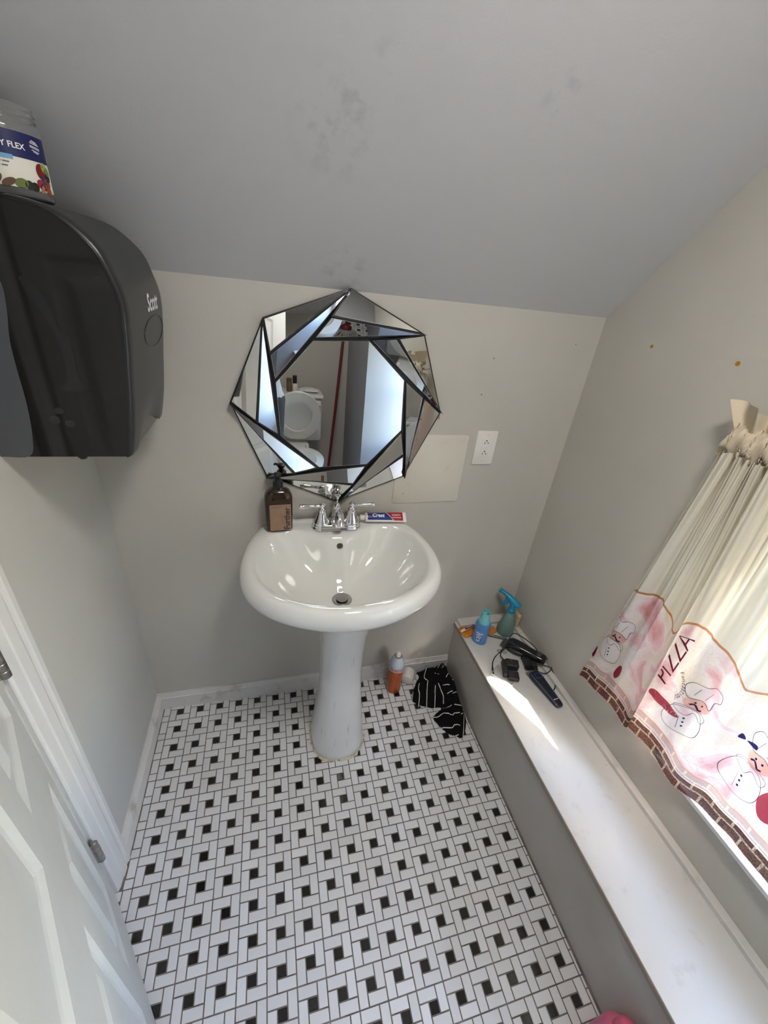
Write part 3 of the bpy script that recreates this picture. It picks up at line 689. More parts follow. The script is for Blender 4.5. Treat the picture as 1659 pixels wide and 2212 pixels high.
for row, (y_, wd) in enumerate(((.044,.062),(.039,.055),(.033,.04),(.0295,.022))):
    s_ = -.055
    while s_ < -.055+wd:
        ww = random.uniform(.004, .009); v_, f_ = ribbon([(s_, y_), (s_+ww, y_)], .0017 if row < 3 else .0011); cyl(b, v_, f_, JR+.0010, LD); s_ += ww+.0018
b.build('fine_print', mat('grey_ink', srgb(110,112,125), .5), lb, smooth=0, fix=False)
fruit = [(.052,.040,.0085,.0105,srgb(120,22,22)),(.060,.046,.0062,.007,srgb(150,170,95)),(.066,.042,.005,.006,srgb(120,140,80)),(.064,.034,.006,.006,srgb(50,18,24)),(.052,.031,.005,.003,srgb(50,48,96)),(.060,.026,.007,.007,srgb(120,75,62)),(.046,.024,.0055,.006,srgb(150,35,50)),(.052,.021,.005,.008,srgb(45,42,62)),(.060,.018,.008,.005,srgb(160,70,30)),(.036,.018,.006,.006,srgb(28,32,28)),(.028,.019,.006,.006,srgb(34,34,26)),(.018,.020,.009,.006,srgb(96,112,40)),(.002,.019,.010,.0045,srgb(96,66,46)),(-.014,.019,.012,.005,srgb(110,78,56)),(.048,.0165,.006,.003,srgb(170,110,90))]
for i, (s_, y_, rx, ry, c_) in enumerate(fruit):
    b = MB(); v_, f_ = disc2(s_-.003, y_, rx, ry, 18, .3*i); cyl(b, v_, f_, JR+.0011+.00004*i, LD); b.build('printed_fruit', mat('fruit_ink', c_, .45), lb, fix=False)

# ================================================================== CURTAIN
# plan of the hem (x, y, z) and of the gathered heading (x, y), far edge first
HEM = [(1.420,-.466,.510),(1.400,-.473,.514),(1.392,-.504,.536),(1.385,-.548,.545),(1.378,-.585,.560),(1.382,-.610,.562),(1.397,-.620,.548),(1.424,-.638,.512),(1.446,-.654,.482),(1.428,-.673,.520),(1.392,-.690,.552),(1.383,-.722,.568),(1.384,-.750,.574),(1.391,-.779,.566),(1.404,-.808,.540),(1.419,-.835,.518),(1.432,-.862,.516),(1.440,-.895,.528),(1.4469999999999998,-.935,0.527),(1.4469999999999998,-.975,0.535),(1.449,-1.01,0.53),(1.449,-1.06,0.532),(1.4469999999999998,-1.14,0.532),(1.449,-1.22,0.532),(1.442,-1.30,.54),(1.430,-1.36,.545)]
NH = len(HEM)
TOP = []
for i in range(NH):
    f = i/(NH-1); TOP.append((1.404+.011*math.sin(i*2.3), (-.533-.0125*i if i <= 10 else -.658+(HEM[i][1]+.690)*1.02), 1.368))
TOP[0] = (1.425, -.533, 1.368)
SUBD = 8
Hc = catmull(HEM, SUBD); Tc = catmull(TOP, SUBD); NC = len(Hc); NR = 64
random.seed(11); ph = [random.uniform(0, 6.28) for _ in range(8)]
def cpoint(u, t):     # u column (float), t 0 at heading .. 1 at hem
    i = min(int(u), NC-2); f = u-i
    h = Hc[i].lerp(Hc[i+1], f); tp = Tc[i].lerp(Tc[i+1], f)
    e = t**.85; p = tp.lerp(h, e)
    s_ = u/SUBD
    gather = (1-t)**4*.010*math.sin(s_*9.3+ph[0])+(1-t)**1.6*.008*math.sin(s_*3.3+ph[1])
    mid = .010*math.sin(PI*t)*math.sin(s_*1.9+ph[2]+t*1.3)+.004*math.sin(PI*t)*math.sin(s_*3.7+ph[3]-t*2)
    return Vector((p.x+gather+mid*.8, p.y+gather*.4, p.z))
cur = thing('printed_curtain', 'sheer cream kitchen curtain with Italian pizza print border and brick-pattern hem', 'curtain', (1.41, -1.09, .5))
arc = [0.0]
for i in range(1, NC): arc.append(arc[-1]+(Hc[i]-Hc[i-1]).length)
def curtain_mat(name, hem_double=False, cream_only=False):
    m = bpy.data.materials.new(name); m.use_nodes = True; n = m.node_tree; n.nodes.clear()
    out = N(m, 'OutputMaterial'); d = N(m, 'BsdfDiffuse'); tl = N(m, 'BsdfTranslucent'); mx = N(m, 'MixShader'); mx.inputs[0].default_value = .055
    tp = N(m, 'BsdfTransparent'); mx2 = N(m, 'MixShader'); mx2.inputs[0].default_value = .012
    L(m, d.outputs[0], mx.inputs[1]); L(m, tl.outputs[0], mx.inputs[2]); L(m, mx.outputs[0], mx2.inputs[1]); L(m, tp.outputs[0], mx2.inputs[2]); L(m, mx2.outputs[0], out.inputs[0])
    cream = srgb(224,219,204); cream_t = srgb(218,222,218)
    if cream_only:
        d.inputs[0].default_value = srgb(214,200,176); tl.inputs[0].default_value = cream; return m
    uv = N(m, 'UVMap'); sep = N(m, 'SeparateXYZ'); L(m, uv.outputs[0], sep.inputs[0])
    # bricks along the hem: rows of .026 m
    br = N(m, 'TexBrick'); br.offset = .5; br.squash = 1
    for k, v in (('Scale', 1.0), ('Mortar Size', .0026), ('Mortar Smooth', .0), ('Bias', 0), ('Brick Width', .050), ('Row Height', .030)): br.inputs[k].default_value = v
    br.inputs['Color1'].default_value = srgb(104,62,78); br.inputs['Color2'].default_value = srgb(156,122,98); br.inputs['Mortar'].default_value = srgb(222,196,170)
    L(m, uv.outputs[0], br.inputs['Vector'])
    sn = N(m, 'TexNoise'); sn.inputs['Scale'].default_value = 260; sn.inputs['Detail'].default_value = 5; L(m, uv.outputs[0], sn.inputs['Vector'])
    vn = N(m, 'TexVoronoi'); vn.inputs['Scale'].default_value = 23; L(m, uv.outputs[0], vn.inputs['Vector'])
    hue = N(m, 'ValToRGB'); cr = hue.color_ramp; cr.interpolation = 'LINEAR'
    cr.elements[0].color = srgb(112,66,92); cr.elements[1].color = srgb(190,148,114); e = cr.elements.new(.45); e.color = srgb(104,92,66); e = cr.elements.new(.7); e.color = srgb(138,84,84)
    L(m, vn.outputs['Color'], hue.inputs[0])
    mb = N(m, 'MixRGB'); mb.inputs[0].default_value = .55; L(m, br.outputs['Color'], mb.inputs[1]); L(m, hue.outputs[0], mb.inputs[2])
    mo = N(m, 'MixRGB'); L(m, br.outputs['Fac'], mo.inputs[0]); L(m, mb.outputs[0], mo.inputs[1]); mo.inputs[2].default_value = srgb(226,204,180)
    sr = N(m, 'ValToRGB'); sr.color_ramp.elements[0].position = .42; sr.color_ramp.elements[1].position = .58; sr.color_ramp.elements[0].color = (.55,.5,.5,1); sr.color_ramp.elements[1].color = (1.25,1.2,1.2,1)
    L(m, sn.outputs['Fac'], sr.inputs[0]); mu = N(m, 'MixRGB', blend_type='MULTIPLY'); mu.inputs[0].default_value = 1; L(m, mo.outputs[0], mu.inputs[1]); L(m, sr.outputs[0], mu.inputs[2])
    # pale version for the row above the seam, its backlit look put into the colour
    pale = N(m, 'MixRGB'); pale.inputs[0].default_value = .52; L(m, mu.outputs[0], pale.inputs[1]); pale.inputs[2].default_value = srgb(246,226,224)
    # washed pink, lilac and cream ground of the border print
    pn = N(m, 'TexNoise'); pn.inputs['Scale'].default_value = 9; pn.inputs['Detail'].default_value = 6; pn.inputs['Distortion'].default_value = .8; L(m, uv.outputs[0], pn.inputs['Vector'])
    pr = N(m, 'ValToRGB'); c2 = pr.color_ramp; c2.elements[0].position = .36; c2.elements[1].position = .72
    c2.elements[0].color = srgb(232,222,208); c2.elements[1].color = srgb(212,146,146); e = c2.elements.new(.50); e.color = srgb(238,230,228); e = c2.elements.new(.60); e.color = srgb(230,190,194)
    L(m, pn.outputs['Fac'], pr.inputs[0])
    wv = N(m, 'TexNoise'); wv.inputs['Scale'].default_value = 46; wv.inputs['Detail'].default_value = 2; wv.inputs['Distortion'].default_value = 2.2; L(m, uv.outputs[0], wv.inputs['Vector'])
    wr_ = N(m, 'ValToRGB'); c3 = wr_.color_ramp; c3.elements[0].position = .485; c3.elements[0].color = (1,1,1,1); c3.elements[1].position = .515; c3.elements[1].color = (1,1,1,1); e = c3.elements.new(.5); e.color = (.72,.58,.56,1)
    L(m, wv.outputs['Fac'], wr_.inputs[0]); m3 = N(m, 'MixRGB', blend_type='MULTIPLY'); m3.inputs[0].default_value = .7; L(m, pr.outputs[0], m3.inputs[1]); L(m, wr_.outputs[0], m3.inputs[2])
    # zones by height above hem (V)
    def zone(a, c_, lo):
        g = N(m, 'Math', operation='GREATER_THAN'); g.inputs[1].default_value = lo; L(m, sep.outputs['Y'], g.inputs[0])
        x = N(m, 'MixRGB'); L(m, g.outputs[0], x.inputs[0])
        L(m, a, x.inputs[1])
        if isinstance(c_, tuple): x.inputs[2].default_value = c_
        else: L(m, c_, x.inputs[2])
        return x.outputs[0]
    z = zone(mu.outputs[0], srgb(240,226,220), .048)
    z = zone(z, pale.outputs[0], .052)
    z = zone(z, srgb(226,160,124), .079)
    z = zone(z, m3.outputs[0], .0825)
    z = zone(z, srgb(188,134,92), .400)
    z = zone(z, cream, .407)
    dk = N(m, 'Math', operation='LESS_THAN'); dk.inputs[1].default_value = .048; L(m, sep.outputs['Y'], dk.inputs[0])
    tdk = N(m, 'MixRGB', blend_type='MULTIPLY'); L(m, dk.outputs[0], tdk.inputs[0]); L(m, z, tdk.inputs[1]); tdk.inputs[2].default_value = (.42,.40,.40,1)
    L(m, z, d.inputs[0]); L(m, tdk.outputs[0], tl.inputs[0])
    tm = N(m, 'MixRGB'); tm.inputs[1].default_value = (1,1,1,1); tm.inputs[2].default_value = (1,1,1,1)
    return m
mcur = curtain_mat('printed_voile'); mcream = curtain_mat('cream_voile', cream_only=True)
vs = []; fs = []; uvs = []
STEP = 1
for r in range(NR+1):
    t = r/NR
    for c in range(NC):
        p = cpoint(c, t); vs.append(p); uvs.append((arc[c], p.z-Hc[c].z))
for r in range(NR):
    for c in range(NC-1): fs.append((r*NC+c, r*NC+c+1, (r+1)*NC+c+1, (r+1)*NC+c))
b = MB(); b.add(vs, fs); cl = b.build('drape', mcur, cur, smooth=180, fix=False); cl.location = -Vector(cur.location)
ul = cl.data.uv_layers.new(name='UVMap')
for lp in cl.data.loops: ul.data[lp.index].uv = uvs[lp.vertex_index]
# ruched pocket around the rod and frilled heading above it
random.seed(5)
b = MB(); vs = []; fs = []; NG = 620; NV = 22
for i in range(NG+1):
    f = i/NG; y = -.536-.80*f
    wr2 = math.sin(i*.74+math.sin(i*.05)*3)*.6+math.sin(i*.41+1)*.35+math.sin(i*1.25+2)*.45
    for j in range(NV+1):
        v = j/NV; a = -PI*.62+v*PI*1.24         # front half around the rod, bulging to the room
        rr = .0165+.0042*wr2*(.6+.4*math.sin(v*9+i*.21))+.002*math.sin(v*17+i*.5)
        rr += .0022*math.sin(i*2.9+v*5)+.0018*math.sin(i*5.3+v*3+1); vs.append((1.415-rr*math.cos(a), y+.006*math.sin(v*7+i*.33)-.010*v, 1.391+rr*1.75*math.sin(a)))
for i in range(NG):
    for j in range(NV): k = i*(NV+1)+j; fs.append((k, k+1, k+NV+2, k+NV+1))
b.add(vs, fs); o = b.build('ruched_rod_pocket', mcream, cur, smooth=180, fix=False); o.location = -Vector(cur.location)
b = MB(); vs = []; fs = []; NG = 190; NV = 8
for i in range(NG+1):
    f = i/NG; y = -.540-.80*f
    for j in range(NV+1):
        v = j/NV; am = .006+.018*v
        vs.append((1.416+am*math.sin(i*.42+math.sin(i*.09)*2)-.010*v, y+am*.6*math.cos(i*.42)-.006*(1-v)+(.02*v if i < 6 else 0), 1.408+.056*v+.010*v*math.sin(i*.23+1)))
for i in range(NG):
    for j in range(NV): k = i*(NV+1)+j; fs.append((k, k+1, k+NV+2, k+NV+1))
b.add(vs, fs); o = b.build('frilled_heading', mcream, cur, smooth=180, fix=False); o.location = -Vector(cur.location)
rod = thing('curtain_rod', 'thin white curtain rod running through the ruched heading', 'curtain rod', (1.415, -1.09, 1.391))
b = MB(); b.tube([(XR,-.530,1.391),(1.425,-.530,1.391),(1.416,-.538,1.391),(1.415,-.57,1.391),(1.415,-1.64,1.391),(1.425,-1.668,1.391),(XR,-1.668,1.391)], .006, 10); o = b.build('rod', M['white_plastic'], rod); o.location = -Vector(rod.location)
# ---- printed figures, laid on the cloth
UA, UB = 10*SUBD, 24*SUBD         # columns of the broad panel that faces the room
def on_curtain(y, z, u0=UA, u1=UB, off=.0009):
    u_lo, u_hi = u0, u1
    def at(u):
        i = min(int(u), NC-2); h = Hc[i].lerp(Hc[i+1], u-i); t = max(0, min(1, (1.368-z)/(1.368-h.z)))**(1/.85); return cpoint(u, t)
    for _ in range(22):
        um = (u_lo+u_hi)/2
        if at(um).y > y: u_lo = um
        else: u_hi = um
    um = (u_lo+u_hi)/2; p = at(um); q = at(min(um+1, u1)); q0 = at(max(um-1, u0)); tg = (q-q0)
    nn = Vector((tg.y, -tg.x, 0)).normalized()
    if nn.x > 0: nn = -nn
    return p+nn*off
def tmat(name, c, tr=.5):
    m = bpy.data.materials.new(name); m.use_nodes = True; m.node_tree.nodes.clear()
    out = N(m, 'OutputMaterial'); d = N(m, 'BsdfDiffuse'); tl = N(m, 'BsdfTranslucent'); mx = N(m, 'MixShader'); mx.inputs[0].default_value = tr
    d.inputs[0].default_value = c; tl.inputs[0].default_value = c; L(m, d.outputs[0], mx.inputs[1]); L(m, tl.outputs[0], mx.inputs[2]); L(m, mx.outputs[0], out.inputs[0]); return m
ink = {'line': tmat('ink_line', srgb(70,70,84)), 'wine': tmat('ink_wine', srgb(120,40,66)), 'navy': tmat('ink_navy', srgb(66,62,120)), 'white': tmat('ink_white', srgb(250,250,252), .75), 'red': tmat('ink_red', srgb(178,76,92)), 'pinkskin': tmat('ink_skin', srgb(240,212,200), .7), 'script': tmat('ink_script', srgb(110,70,60)), 'rose': tmat('ink_rose', srgb(196,92,110))}
PY = lambda s: -s           # print coordinates: (distance to the right along the wall, height)
def decal(name, shapes, ik, off, sub=None, u0=UA, u1=UB):
    b = MB()
    for v_, f_ in shapes:
        b.add([on_curtain(-p[0]+.022, p[1]-.034, u0, u1, off) for p in v_], f_)
    o = b.build(name, ink[ik], cl, smooth=0, fix=False); return o
def rot_txt(body, size, cx, cy, ang, bold=0, shear=0, spacing=1):
    v_, f_ = text_mesh(body, size, bold=bold, shear=shear, spacing=spacing); c, s_ = math.cos(ang), math.sin(ang)
    return [(cx+x*c-y*s_, cy+x*s_+y*c) for x, y in v_], f_
def line2(P, w_=.0012, n=5, closed=False):
    Q = catmull([(a, c, 0) for a, c in P], n, closed); Q = [(p.x, p.y) for p in Q]+([(Q[0].x, Q[0].y)] if closed else []); return ribbon(Q, w_)
def fan(P):                   # filled outline in rows, so that it can bend with the cloth
    Q = catmull([(a, c, 0) for a, c in P], 4, True); Q = [(p.x, p.y) for p in Q]; c = (sum(p[0] for p in Q)/len(Q), sum(p[1] for p in Q)/len(Q)); vs = []; K = 5
    for k in range(K+1): vs += [(c[0]+(p[0]-c[0])*max(k, .02)/K, c[1]+(p[1]-c[1])*max(k, .02)/K) for p in Q]
    n = len(Q); return vs, [(k*n+i, k*n+(i+1) % n, (k+1)*n+(i+1) % n, (k+1)*n+i) for k in range(K) for i in range(n)]
# PIZZA running up the cloth
sh = [rot_txt('PIZZA', .062, .716, .884, PI/2, bold=-.0005)]
o = decal('printed_word', sh, 'wine', .0018)
sh = []
for i, ch in enumerate('Fantastico!'):
    a = R(62-i*11.5); cx, cy = .738+.034*math.cos(a)+i*.0012, .838+.040*math.sin(a)
    sh.append(rot_txt(ch, .017, cx, cy, a-PI/2))
decal('printed_script', sh, 'script', .0018)
def chef(ox, oy, k=1.0, u0=UA, u1=UB):
    X = lambda P: [(ox+a*k, oy+c*k) for a, c in P]
    face = X([(-.020,.0),(.0,-.016),(.022,-.006),(.026,.014),(.008,.022),(-.014,.018)])
    hat = X([(-.016,.018),(-.030,.044),(-.020,.066),(.000,.066),(.012,.078),(.030,.072),(.036,.052),(.026,.042),(.026,.014),(.006,.024)])
    body = X([(-.006,-.014),(-.030,-.030),(-.042,-.070),(-.030,-.095),(.006,-.100),(.032,-.085),(.034,-.050),(.018,-.018)])
    scarf = X([(-.016,-.012),(-.030,-.028),(-.004,-.040),(.006,-.022),(.026,-.036),(.030,-.018),(.010,-.010)])
    decal('printed_face', [fan(face)], 'pinkskin', .0012, u0=u0, u1=u1); decal('printed_hat', [fan(hat), fan(body)], 'white', .0014, u0=u0, u1=u1)
    decal('printed_outline', [line2(hat, .0013, closed=True), line2(body, .0011, closed=True), line2(scarf, .0010, closed=True), line2(X([(-.010,.03),(-.006,.055)]), .0007), line2(X([(.008,.03),(.014,.06)]), .0007), line2(X([(-.01,-.05),(-.004,-.09)]), .0008)], 'line', .0017, u0=u0, u1=u1)
    decal('printed_moustache', [line2(X([(-.008,-.002),(-.002,.004),(.004,-.002),(.008,-.007),(.014,-.004)]), .0042), fan(X([(-.004,.010),(-.002,.013),(0,.010),(-.002,.007)])), fan(X([(.008,.010),(.010,.013),(.012,.010),(.010,.007)]))], 'navy', .0019, u0=u0, u1=u1)
    decal('printed_button', [fan(X([(dx-.0022,dz),(dx,dz+.003),(dx+.0022,dz),(dx,dz-.003)])) for dx, dz in ((-.002,-.050),(.0,-.063),(.002,-.076))], 'navy', .0019, u0=u0, u1=u1)
chef(.806, .815)
chef(.945, .800, 1.15)
decal('printed_bow_tie', [fan([(.905,.822),(.895,.834),(.893,.818)]), fan([(.908,.823),(.930,.838),(.934,.828),(.922,.822)])], 'navy', .0021)
sl = [(.704,.742),(.712,.760),(.738,.772),(.766,.776),(.790,.768),(.796,.757),(.780,.752),(.756,.750),(.730,.742)]
decal('printed_sausage', [fan(sl)], 'rose', .0016)
random.seed(9)
decal('printed_speck', [ribbon([(x, z), (x+.005*math.cos(a), z+.005*math.sin(a))], .0016) for x, z, a in [(random.uniform(.718,.782), random.uniform(.752,.766), random.uniform(0, 3)) for _ in range(18)]], 'white', .0020)
decal('printed_bottle', [fan([(.985,.735),(1.000,.79),(1.018,.80),(1.030,.76),(1.028,.70),(1.005,.69)])], 'rose', .0016)
decal('printed_bottle', [fan([(1.09,.775),(1.10,.83),(1.115,.835),(1.13,.80),(1.125,.74),(1.10,.735)])], 'wine', .0016)
# left narrow panel: half a chef, flourish and wine-coloured patch
PA, PB = 1.0*SUBD, 5.6*SUBD
chef(.560, .800, .95, PA, PB)
decal('printed_patch', [fan([(.606,.700),(.612,.735),(.622,.74),(.626,.71),(.618,.69)])], 'red', .0016, u0=PA, u1=PB)
decal('printed_patch', [fan([(.500,.668),(.505,.70),(.516,.70),(.518,.665)])], 'wine', .0016, u0=PA, u1=PB)

# ================================================================== THINGS ON THE BASIN
sb = thing('soap_bottle', 'dark brown pump bottle with tan paper label on the left of the basin', 'soap bottle', (.4200, -.0140, .8815), (0, 0, R(4)))
amber = mat('amber_brown_plastic', (.045,.024,.014,1), .10, 0, Transmission_Weight=.35, IOR=1.4, Coat_Weight=.3)
b = MB(); b.lathe([(.72,.0),(.93,.0015),(1,.006),(1,.110),(.985,.120),(.93,.130),(.80,.139),(.60,.1455),(.42,.149),(.36,.152),(.36,.158)], 56, None, sx=.0440, sy=.0270, pw=3.6); b.build('bottle_body', amber, sb, smooth=50)
b = MB(); b.lathe([(.0150,.152),(.0152,.153),(.0152,.172),(.0142,.1735),(.0085,.1745),(.0082,.181),(.0045,.182),(.0045,.192)], 32)
for k in range(20): a = 2*PI*k/20; b.box((.0150,-.0008,.154),(.0157,.0008,.171), Matrix.Rotation(a, 4, 'Z'))
pm = b.build('pump_collar', M['black'], sb, smooth=40)
b = MB(); b.lathe([(.0060,.182),(.0085,.186),(.0125,.194),(.0128,.197),(.0108,.1995),(.001,.200)], 24); b.tube([(0,0,.1925),(-.012,-.003,.193),(-.024,-.007,.191),(-.029,-.009,.186)], [.0052,.0048,.004,.0034], 12); b.build('pump_head', M['black'], sb, smooth=50)
b = MB(); b.box((-.030,-.0281,.007),(.036,-.0267,.102)); lbl = b.build('label', noisy(mat('kraft_label', srgb(142,112,92), .6), srgb(150,120,100), 40, .4, .7), sb, bevel=.0006)
Tl = Matrix(((1,0,0,0),(0,0,-1,-.0284),(0,1,0,0),(0,0,0,1)))
b = MB(); v_, f_ = text_mesh('Further', .0262, bold=.00045); b.add([(-y+.0240, x+.050, 0) for x, y in v_], f_, Tl)
b.build('printed_name', mat('brown_ink', (.018,.008,.006,1), .5), lbl, smooth=0, fix=False)
b = MB()
for z_, w_ in ((.095,.034),(.091,.026)): v_, f_ = ribbon([(-.025, z_), (-.025+w_, z_+.0008)], .0009); b.add([(x, y, 0) for x, y in v_], f_, Tl)
P = [(.0085+.0014*math.sin(k*1.7), .016+.0022*k) for k in range(24)]; v_, f_ = ribbon(P, .0006); b.add([(x, y, 0) for x, y in v_], f_, Tl)
b.build('fine_print', mat('brown_ink_light', (.05,.025,.018,1), .5), lbl, smooth=0, fix=False)

tp = thing('toothpaste_tube', 'blue and red toothpaste tube lying on the back rim right of the faucet', 'toothpaste', (.713, .004, .8905), (R(34), 0, R(-4)))
b = MB(); rg = []
for x_, ry, rz in ((0,.0135,.0135),(.002,.0158,.0158),(.006,.0165,.0160),(.04,.0175,.0130),(.08,.0182,.0095),(.12,.0188,.0055),(.140,.0192,.0022),(.149,.0194,.0010)):
    rg.append([(x_, ry*math.cos(2*PI*j/28), .013*0+rz*math.sin(2*PI*j/28)+.0145) for j in range(28)])
b.loft(rg)
mt = mat('tube_print', srgb(228,228,226), .28); tc = N(mt, 'TexCoord'); sp_ = N(mt, 'SeparateXYZ'); L(mt, tc.outputs['Object'], sp_.inputs[0])
def cmp_(op, a, v):
    g = N(mt, 'Math', operation=op); L(mt, a, g.inputs[0]); g.inputs[1].default_value = v; return g.outputs[0]
ax = sp_.outputs['X']; ay = sp_.outputs['Y']
crv = N(mt, 'Math', operation='MULTIPLY_ADD'); L(mt, ay, crv.inputs[0]); crv.inputs[1].default_value = .9; L(mt, ax, crv.inputs[2])
def mulm(a, c_): g = N(mt, 'Math', operation='MULTIPLY'); L(mt, a, g.inputs[0]); L(mt, c_, g.inputs[1]); return g.outputs[0]
inz = mulm(mulm(cmp_('GREATER_THAN', ax, .008), cmp_('LESS_THAN', crv.outputs[0], .088)), cmp_('GREATER_THAN', ay, -.0135))
inr = mulm(mulm(cmp_('GREATER_THAN', crv.outputs[0], .0905), cmp_('LESS_THAN', ax, .137)), cmp_('GREATER_THAN', ay, -.0150))
m1 = N(mt, 'MixRGB'); L(mt, inz, m1.inputs[0]); m1.inputs[1].default_value = srgb(228,228,226); m1.inputs[2].default_value = srgb(26,52,124)
m2 = N(mt, 'MixRGB'); L(mt, inr, m2.inputs[0]); L(mt, m1.outputs[0], m2.inputs[1]); m2.inputs[2].default_value = srgb(168,26,34)
L(mt, m2.outputs[0], bsdf(mt).inputs['Base Color'])
tb = b.build('tube_body', mt, tp, smooth=50)
b = MB(); b.lathe([(.0095,-.018),(.0100,-.017),(.0100,-.003),(.0090,.0),(.0120,.0015),(.0135,.002)], 28, TR(0,0,.0145,0,PI/2,0)); b.build('cap', M['white_plastic'], tp, smooth=50)
def on_tube(x, y): 
    pr_ = ((0,.0165,.0160),(.04,.0175,.0130),(.08,.0182,.0095),(.12,.0188,.0055),(.149,.0194,.0010))
    for k in range(4):
        if pr_[k][0] <= x <= pr_[k+1][0]:
            f = (x-pr_[k][0])/(pr_[k+1][0]-pr_[k][0]); ry = pr_[k][1]+(pr_[k+1][1]-pr_[k][1])*f; rz = pr_[k][2]+(pr_[k+1][2]-pr_[k][2])*f
            return (x, y, .0145+rz*math.sqrt(max(0, 1-(y/ry)**2))+.0004)
    return (x, y, .02)
b = MB(); v_, f_ = text_mesh('Crest', .0190, bold=.0006, shear=.2); b.add([on_tube(x+.046, y+.002) for x, y in v_], f_); b.build('printed_name', M['white_print'], tb, smooth=0, fix=False); b = MB(); v_, f_ = text_mesh('CAVITY', .0095, bold=.0002); b.add([on_tube(x+.113, y+.005) for x, y in v_], f_); b.build('printed_word', M['white_print'], tb, smooth=0, fix=False); b = MB()
v_, f_ = ribbon([(.098,-.004),(.112,-.004),(.131,-.004)], .0022); b.add([on_tube(x, y) for x, y in v_], f_)
b.build('printed_line', M['white_print'], tb, smooth=0, fix=False)
b = MB(); v_, f_ = ribbon([(p[0], p[1]) for p in [(.016+.012*math.cos(a_), .0035+.0055*math.sin(a_)) for a_ in [k*.3+.6 for k in range(17)]]], .0018); b.add([on_tube(x, y) for x, y in v_], f_); b.build('red_swirl', mat('swirl_red', srgb(190,40,50), .4), tb, smooth=0, fix=False)

# ================================================================== THINGS ON THE LEDGE
zq = lambda y: zl(y)+.0003
bl = thing('lotion_bottle', 'blue plastic bottle with pale turquoise cap on the ledge', 'bottle', (1.251, -.092, zq(-.09)), (0, 0, R(-48))); bl.scale = (1.2,1.2,1.16)
mb_ = mat('blue_plastic', srgb(84,136,198), .34)
b = MB(); b.lathe([(.80,0),(.96,.003),(1,.009),(.98,.03),(.94,.052),(.93,.062),(.945,.064),(.93,.066),(1.0,.080),(.99,.088),(.90,.096),(.76,.100)], 44, None, sx=.0262, sy=.0205, pw=2.4); b.build('bottle_body', mb_, bl, smooth=50)
mc_ = mat('turquoise_plastic', srgb(122,196,202), .4)
b = MB(); b.lathe([(.0205,.096),(.0208,.097),(.0208,.108),(.0195,.110),(.0165,.1105),(.0162,.112),(.0158,.142),(.0152,.1435),(.0140,.1435),(.0136,.132),(.0005,.131)], 36); cc = b.build('cap', mc_, bl, smooth=45)
b = MB().box((-.0006,-.012,.1315),(.0006,.0,.1425), TR(.004,0,0,0,0,R(40))); b.build('spout_slit', M['dark_slot'], cc, smooth=0)
b = MB(); n_ = 10; vs_ = []
for i in range(n_+1):
    a = R(-128)+R(76)*i/n_; vs_ += [(.0262*.972*math.cos(a), .0205*.99*math.sin(a)*1.02, .014), (.0262*.955*math.cos(a), .0205*.97*math.sin(a)*1.02, .056)]
b.add(vs_, [(2*i, 2*i+2, 2*i+3, 2*i+1) for i in range(n_)]); lb = b.build('label', mat('pale_blue_label', srgb(190,200,214), .5), bl, fix=False)
b = MB(); random.seed(4)
for k in range(16):
    a = R(random.uniform(-120,-62)); z_ = random.uniform(.02,.05); q_ = Vector((.0262*.985*math.cos(a), .0205*1.03*math.sin(a), z_)); b.box((-.0016,-.0004,-.0011),(.0016,.0004,.0011), Matrix.Translation(q_) @ Matrix.Rotation(a+PI/2, 4, 'Z'))
b.build('label_mark', mat('label_navy_mark', srgb(60,66,92), .5), lb, smooth=0)

sp = thing('spray_bottle', 'translucent green spray bottle with blue trigger head in the ledge corner', 'spray bottle', (1.396, -.060, zq(-.05)), (0, 0, R(128))); sp.scale = (1.14,1.14,1.02)
mgreen = mat('green_tinted_plastic', srgb(158,196,186), .12, 0, Transmission_Weight=.55, IOR=1.3)
b = MB(); b.lathe([(.026,0),(.0325,.002),(.0342,.008),(.0335,.022),(.030,.045),(.0255,.068),(.0205,.092),(.0165,.110),(.0140,.120),(.0125,.124)], 40); b.build('bottle_body', mgreen, sp, smooth=50)
b = MB(); b.lathe([(.024,.0025),(.0315,.004),(.0328,.009),(.0322,.022),(.0288,.045),(.0262,.058),(.0005,.058)], 40); b.build('green_liquid', mat('green_liquid', srgb(104,156,142), .2), sp, smooth=50)
mbt = mat('sky_blue_plastic', srgb(28,138,176), .32)
b = MB(); b.lathe([(.0148,.118),(.0152,.119),(.0152,.134),(.0125,.136),(.0115,.142),(.0120,.150)], 30)
for k in range(22): b.box((.0150,-.0007,.120),(.0157,.0007,.133), Matrix.Rotation(2*PI*k/22, 4, 'Z'))
hd = b.build('collar', mbt, sp, smooth=45)
b = MB(); hp_ = catmull([(-.026,0,.158),(-.014,0,.166),(.004,0,.176),(.022,0,.187),(.040,0,.194),(.054,0,.197)], 4); rr_l = [.006,.0085,.0105,.0125,.0135,.0138,.0138,.0136,.0132,.0128,.0122,.0118,.0112,.0106,.010,.0096,.0092,.0088,.0085,.0082,.008]
b.tube(hp_, [rr_l[min(i, 20)] for i in range(len(hp_))], 16); b.tube([(0,0,.146),(.002,0,.160),(.006,0,.174)], [.0115,.0125,.012], 18)
hh = b.build('sprayer_head', mbt, sp, smooth=60)
b = MB(); b.lathe([(.0062,0),(.0095,.001),(.0095,.009),(.0085,.010),(.003,.0102),(.003,.008),(.0005,.008)], 20, TR(.054,0,.197,0,R(80),0)); b.build('nozzle', mbt, hh, smooth=45)
b = MB(); b.tube([(.020,0,.182),(.026,0,.170),(.027,0,.156),(.034,0,.142),(.046,0,.131)], [.006,.0062,.006,.005,.0018], 12, flat=1.5); b.build('trigger', mbt, hh, smooth=60)
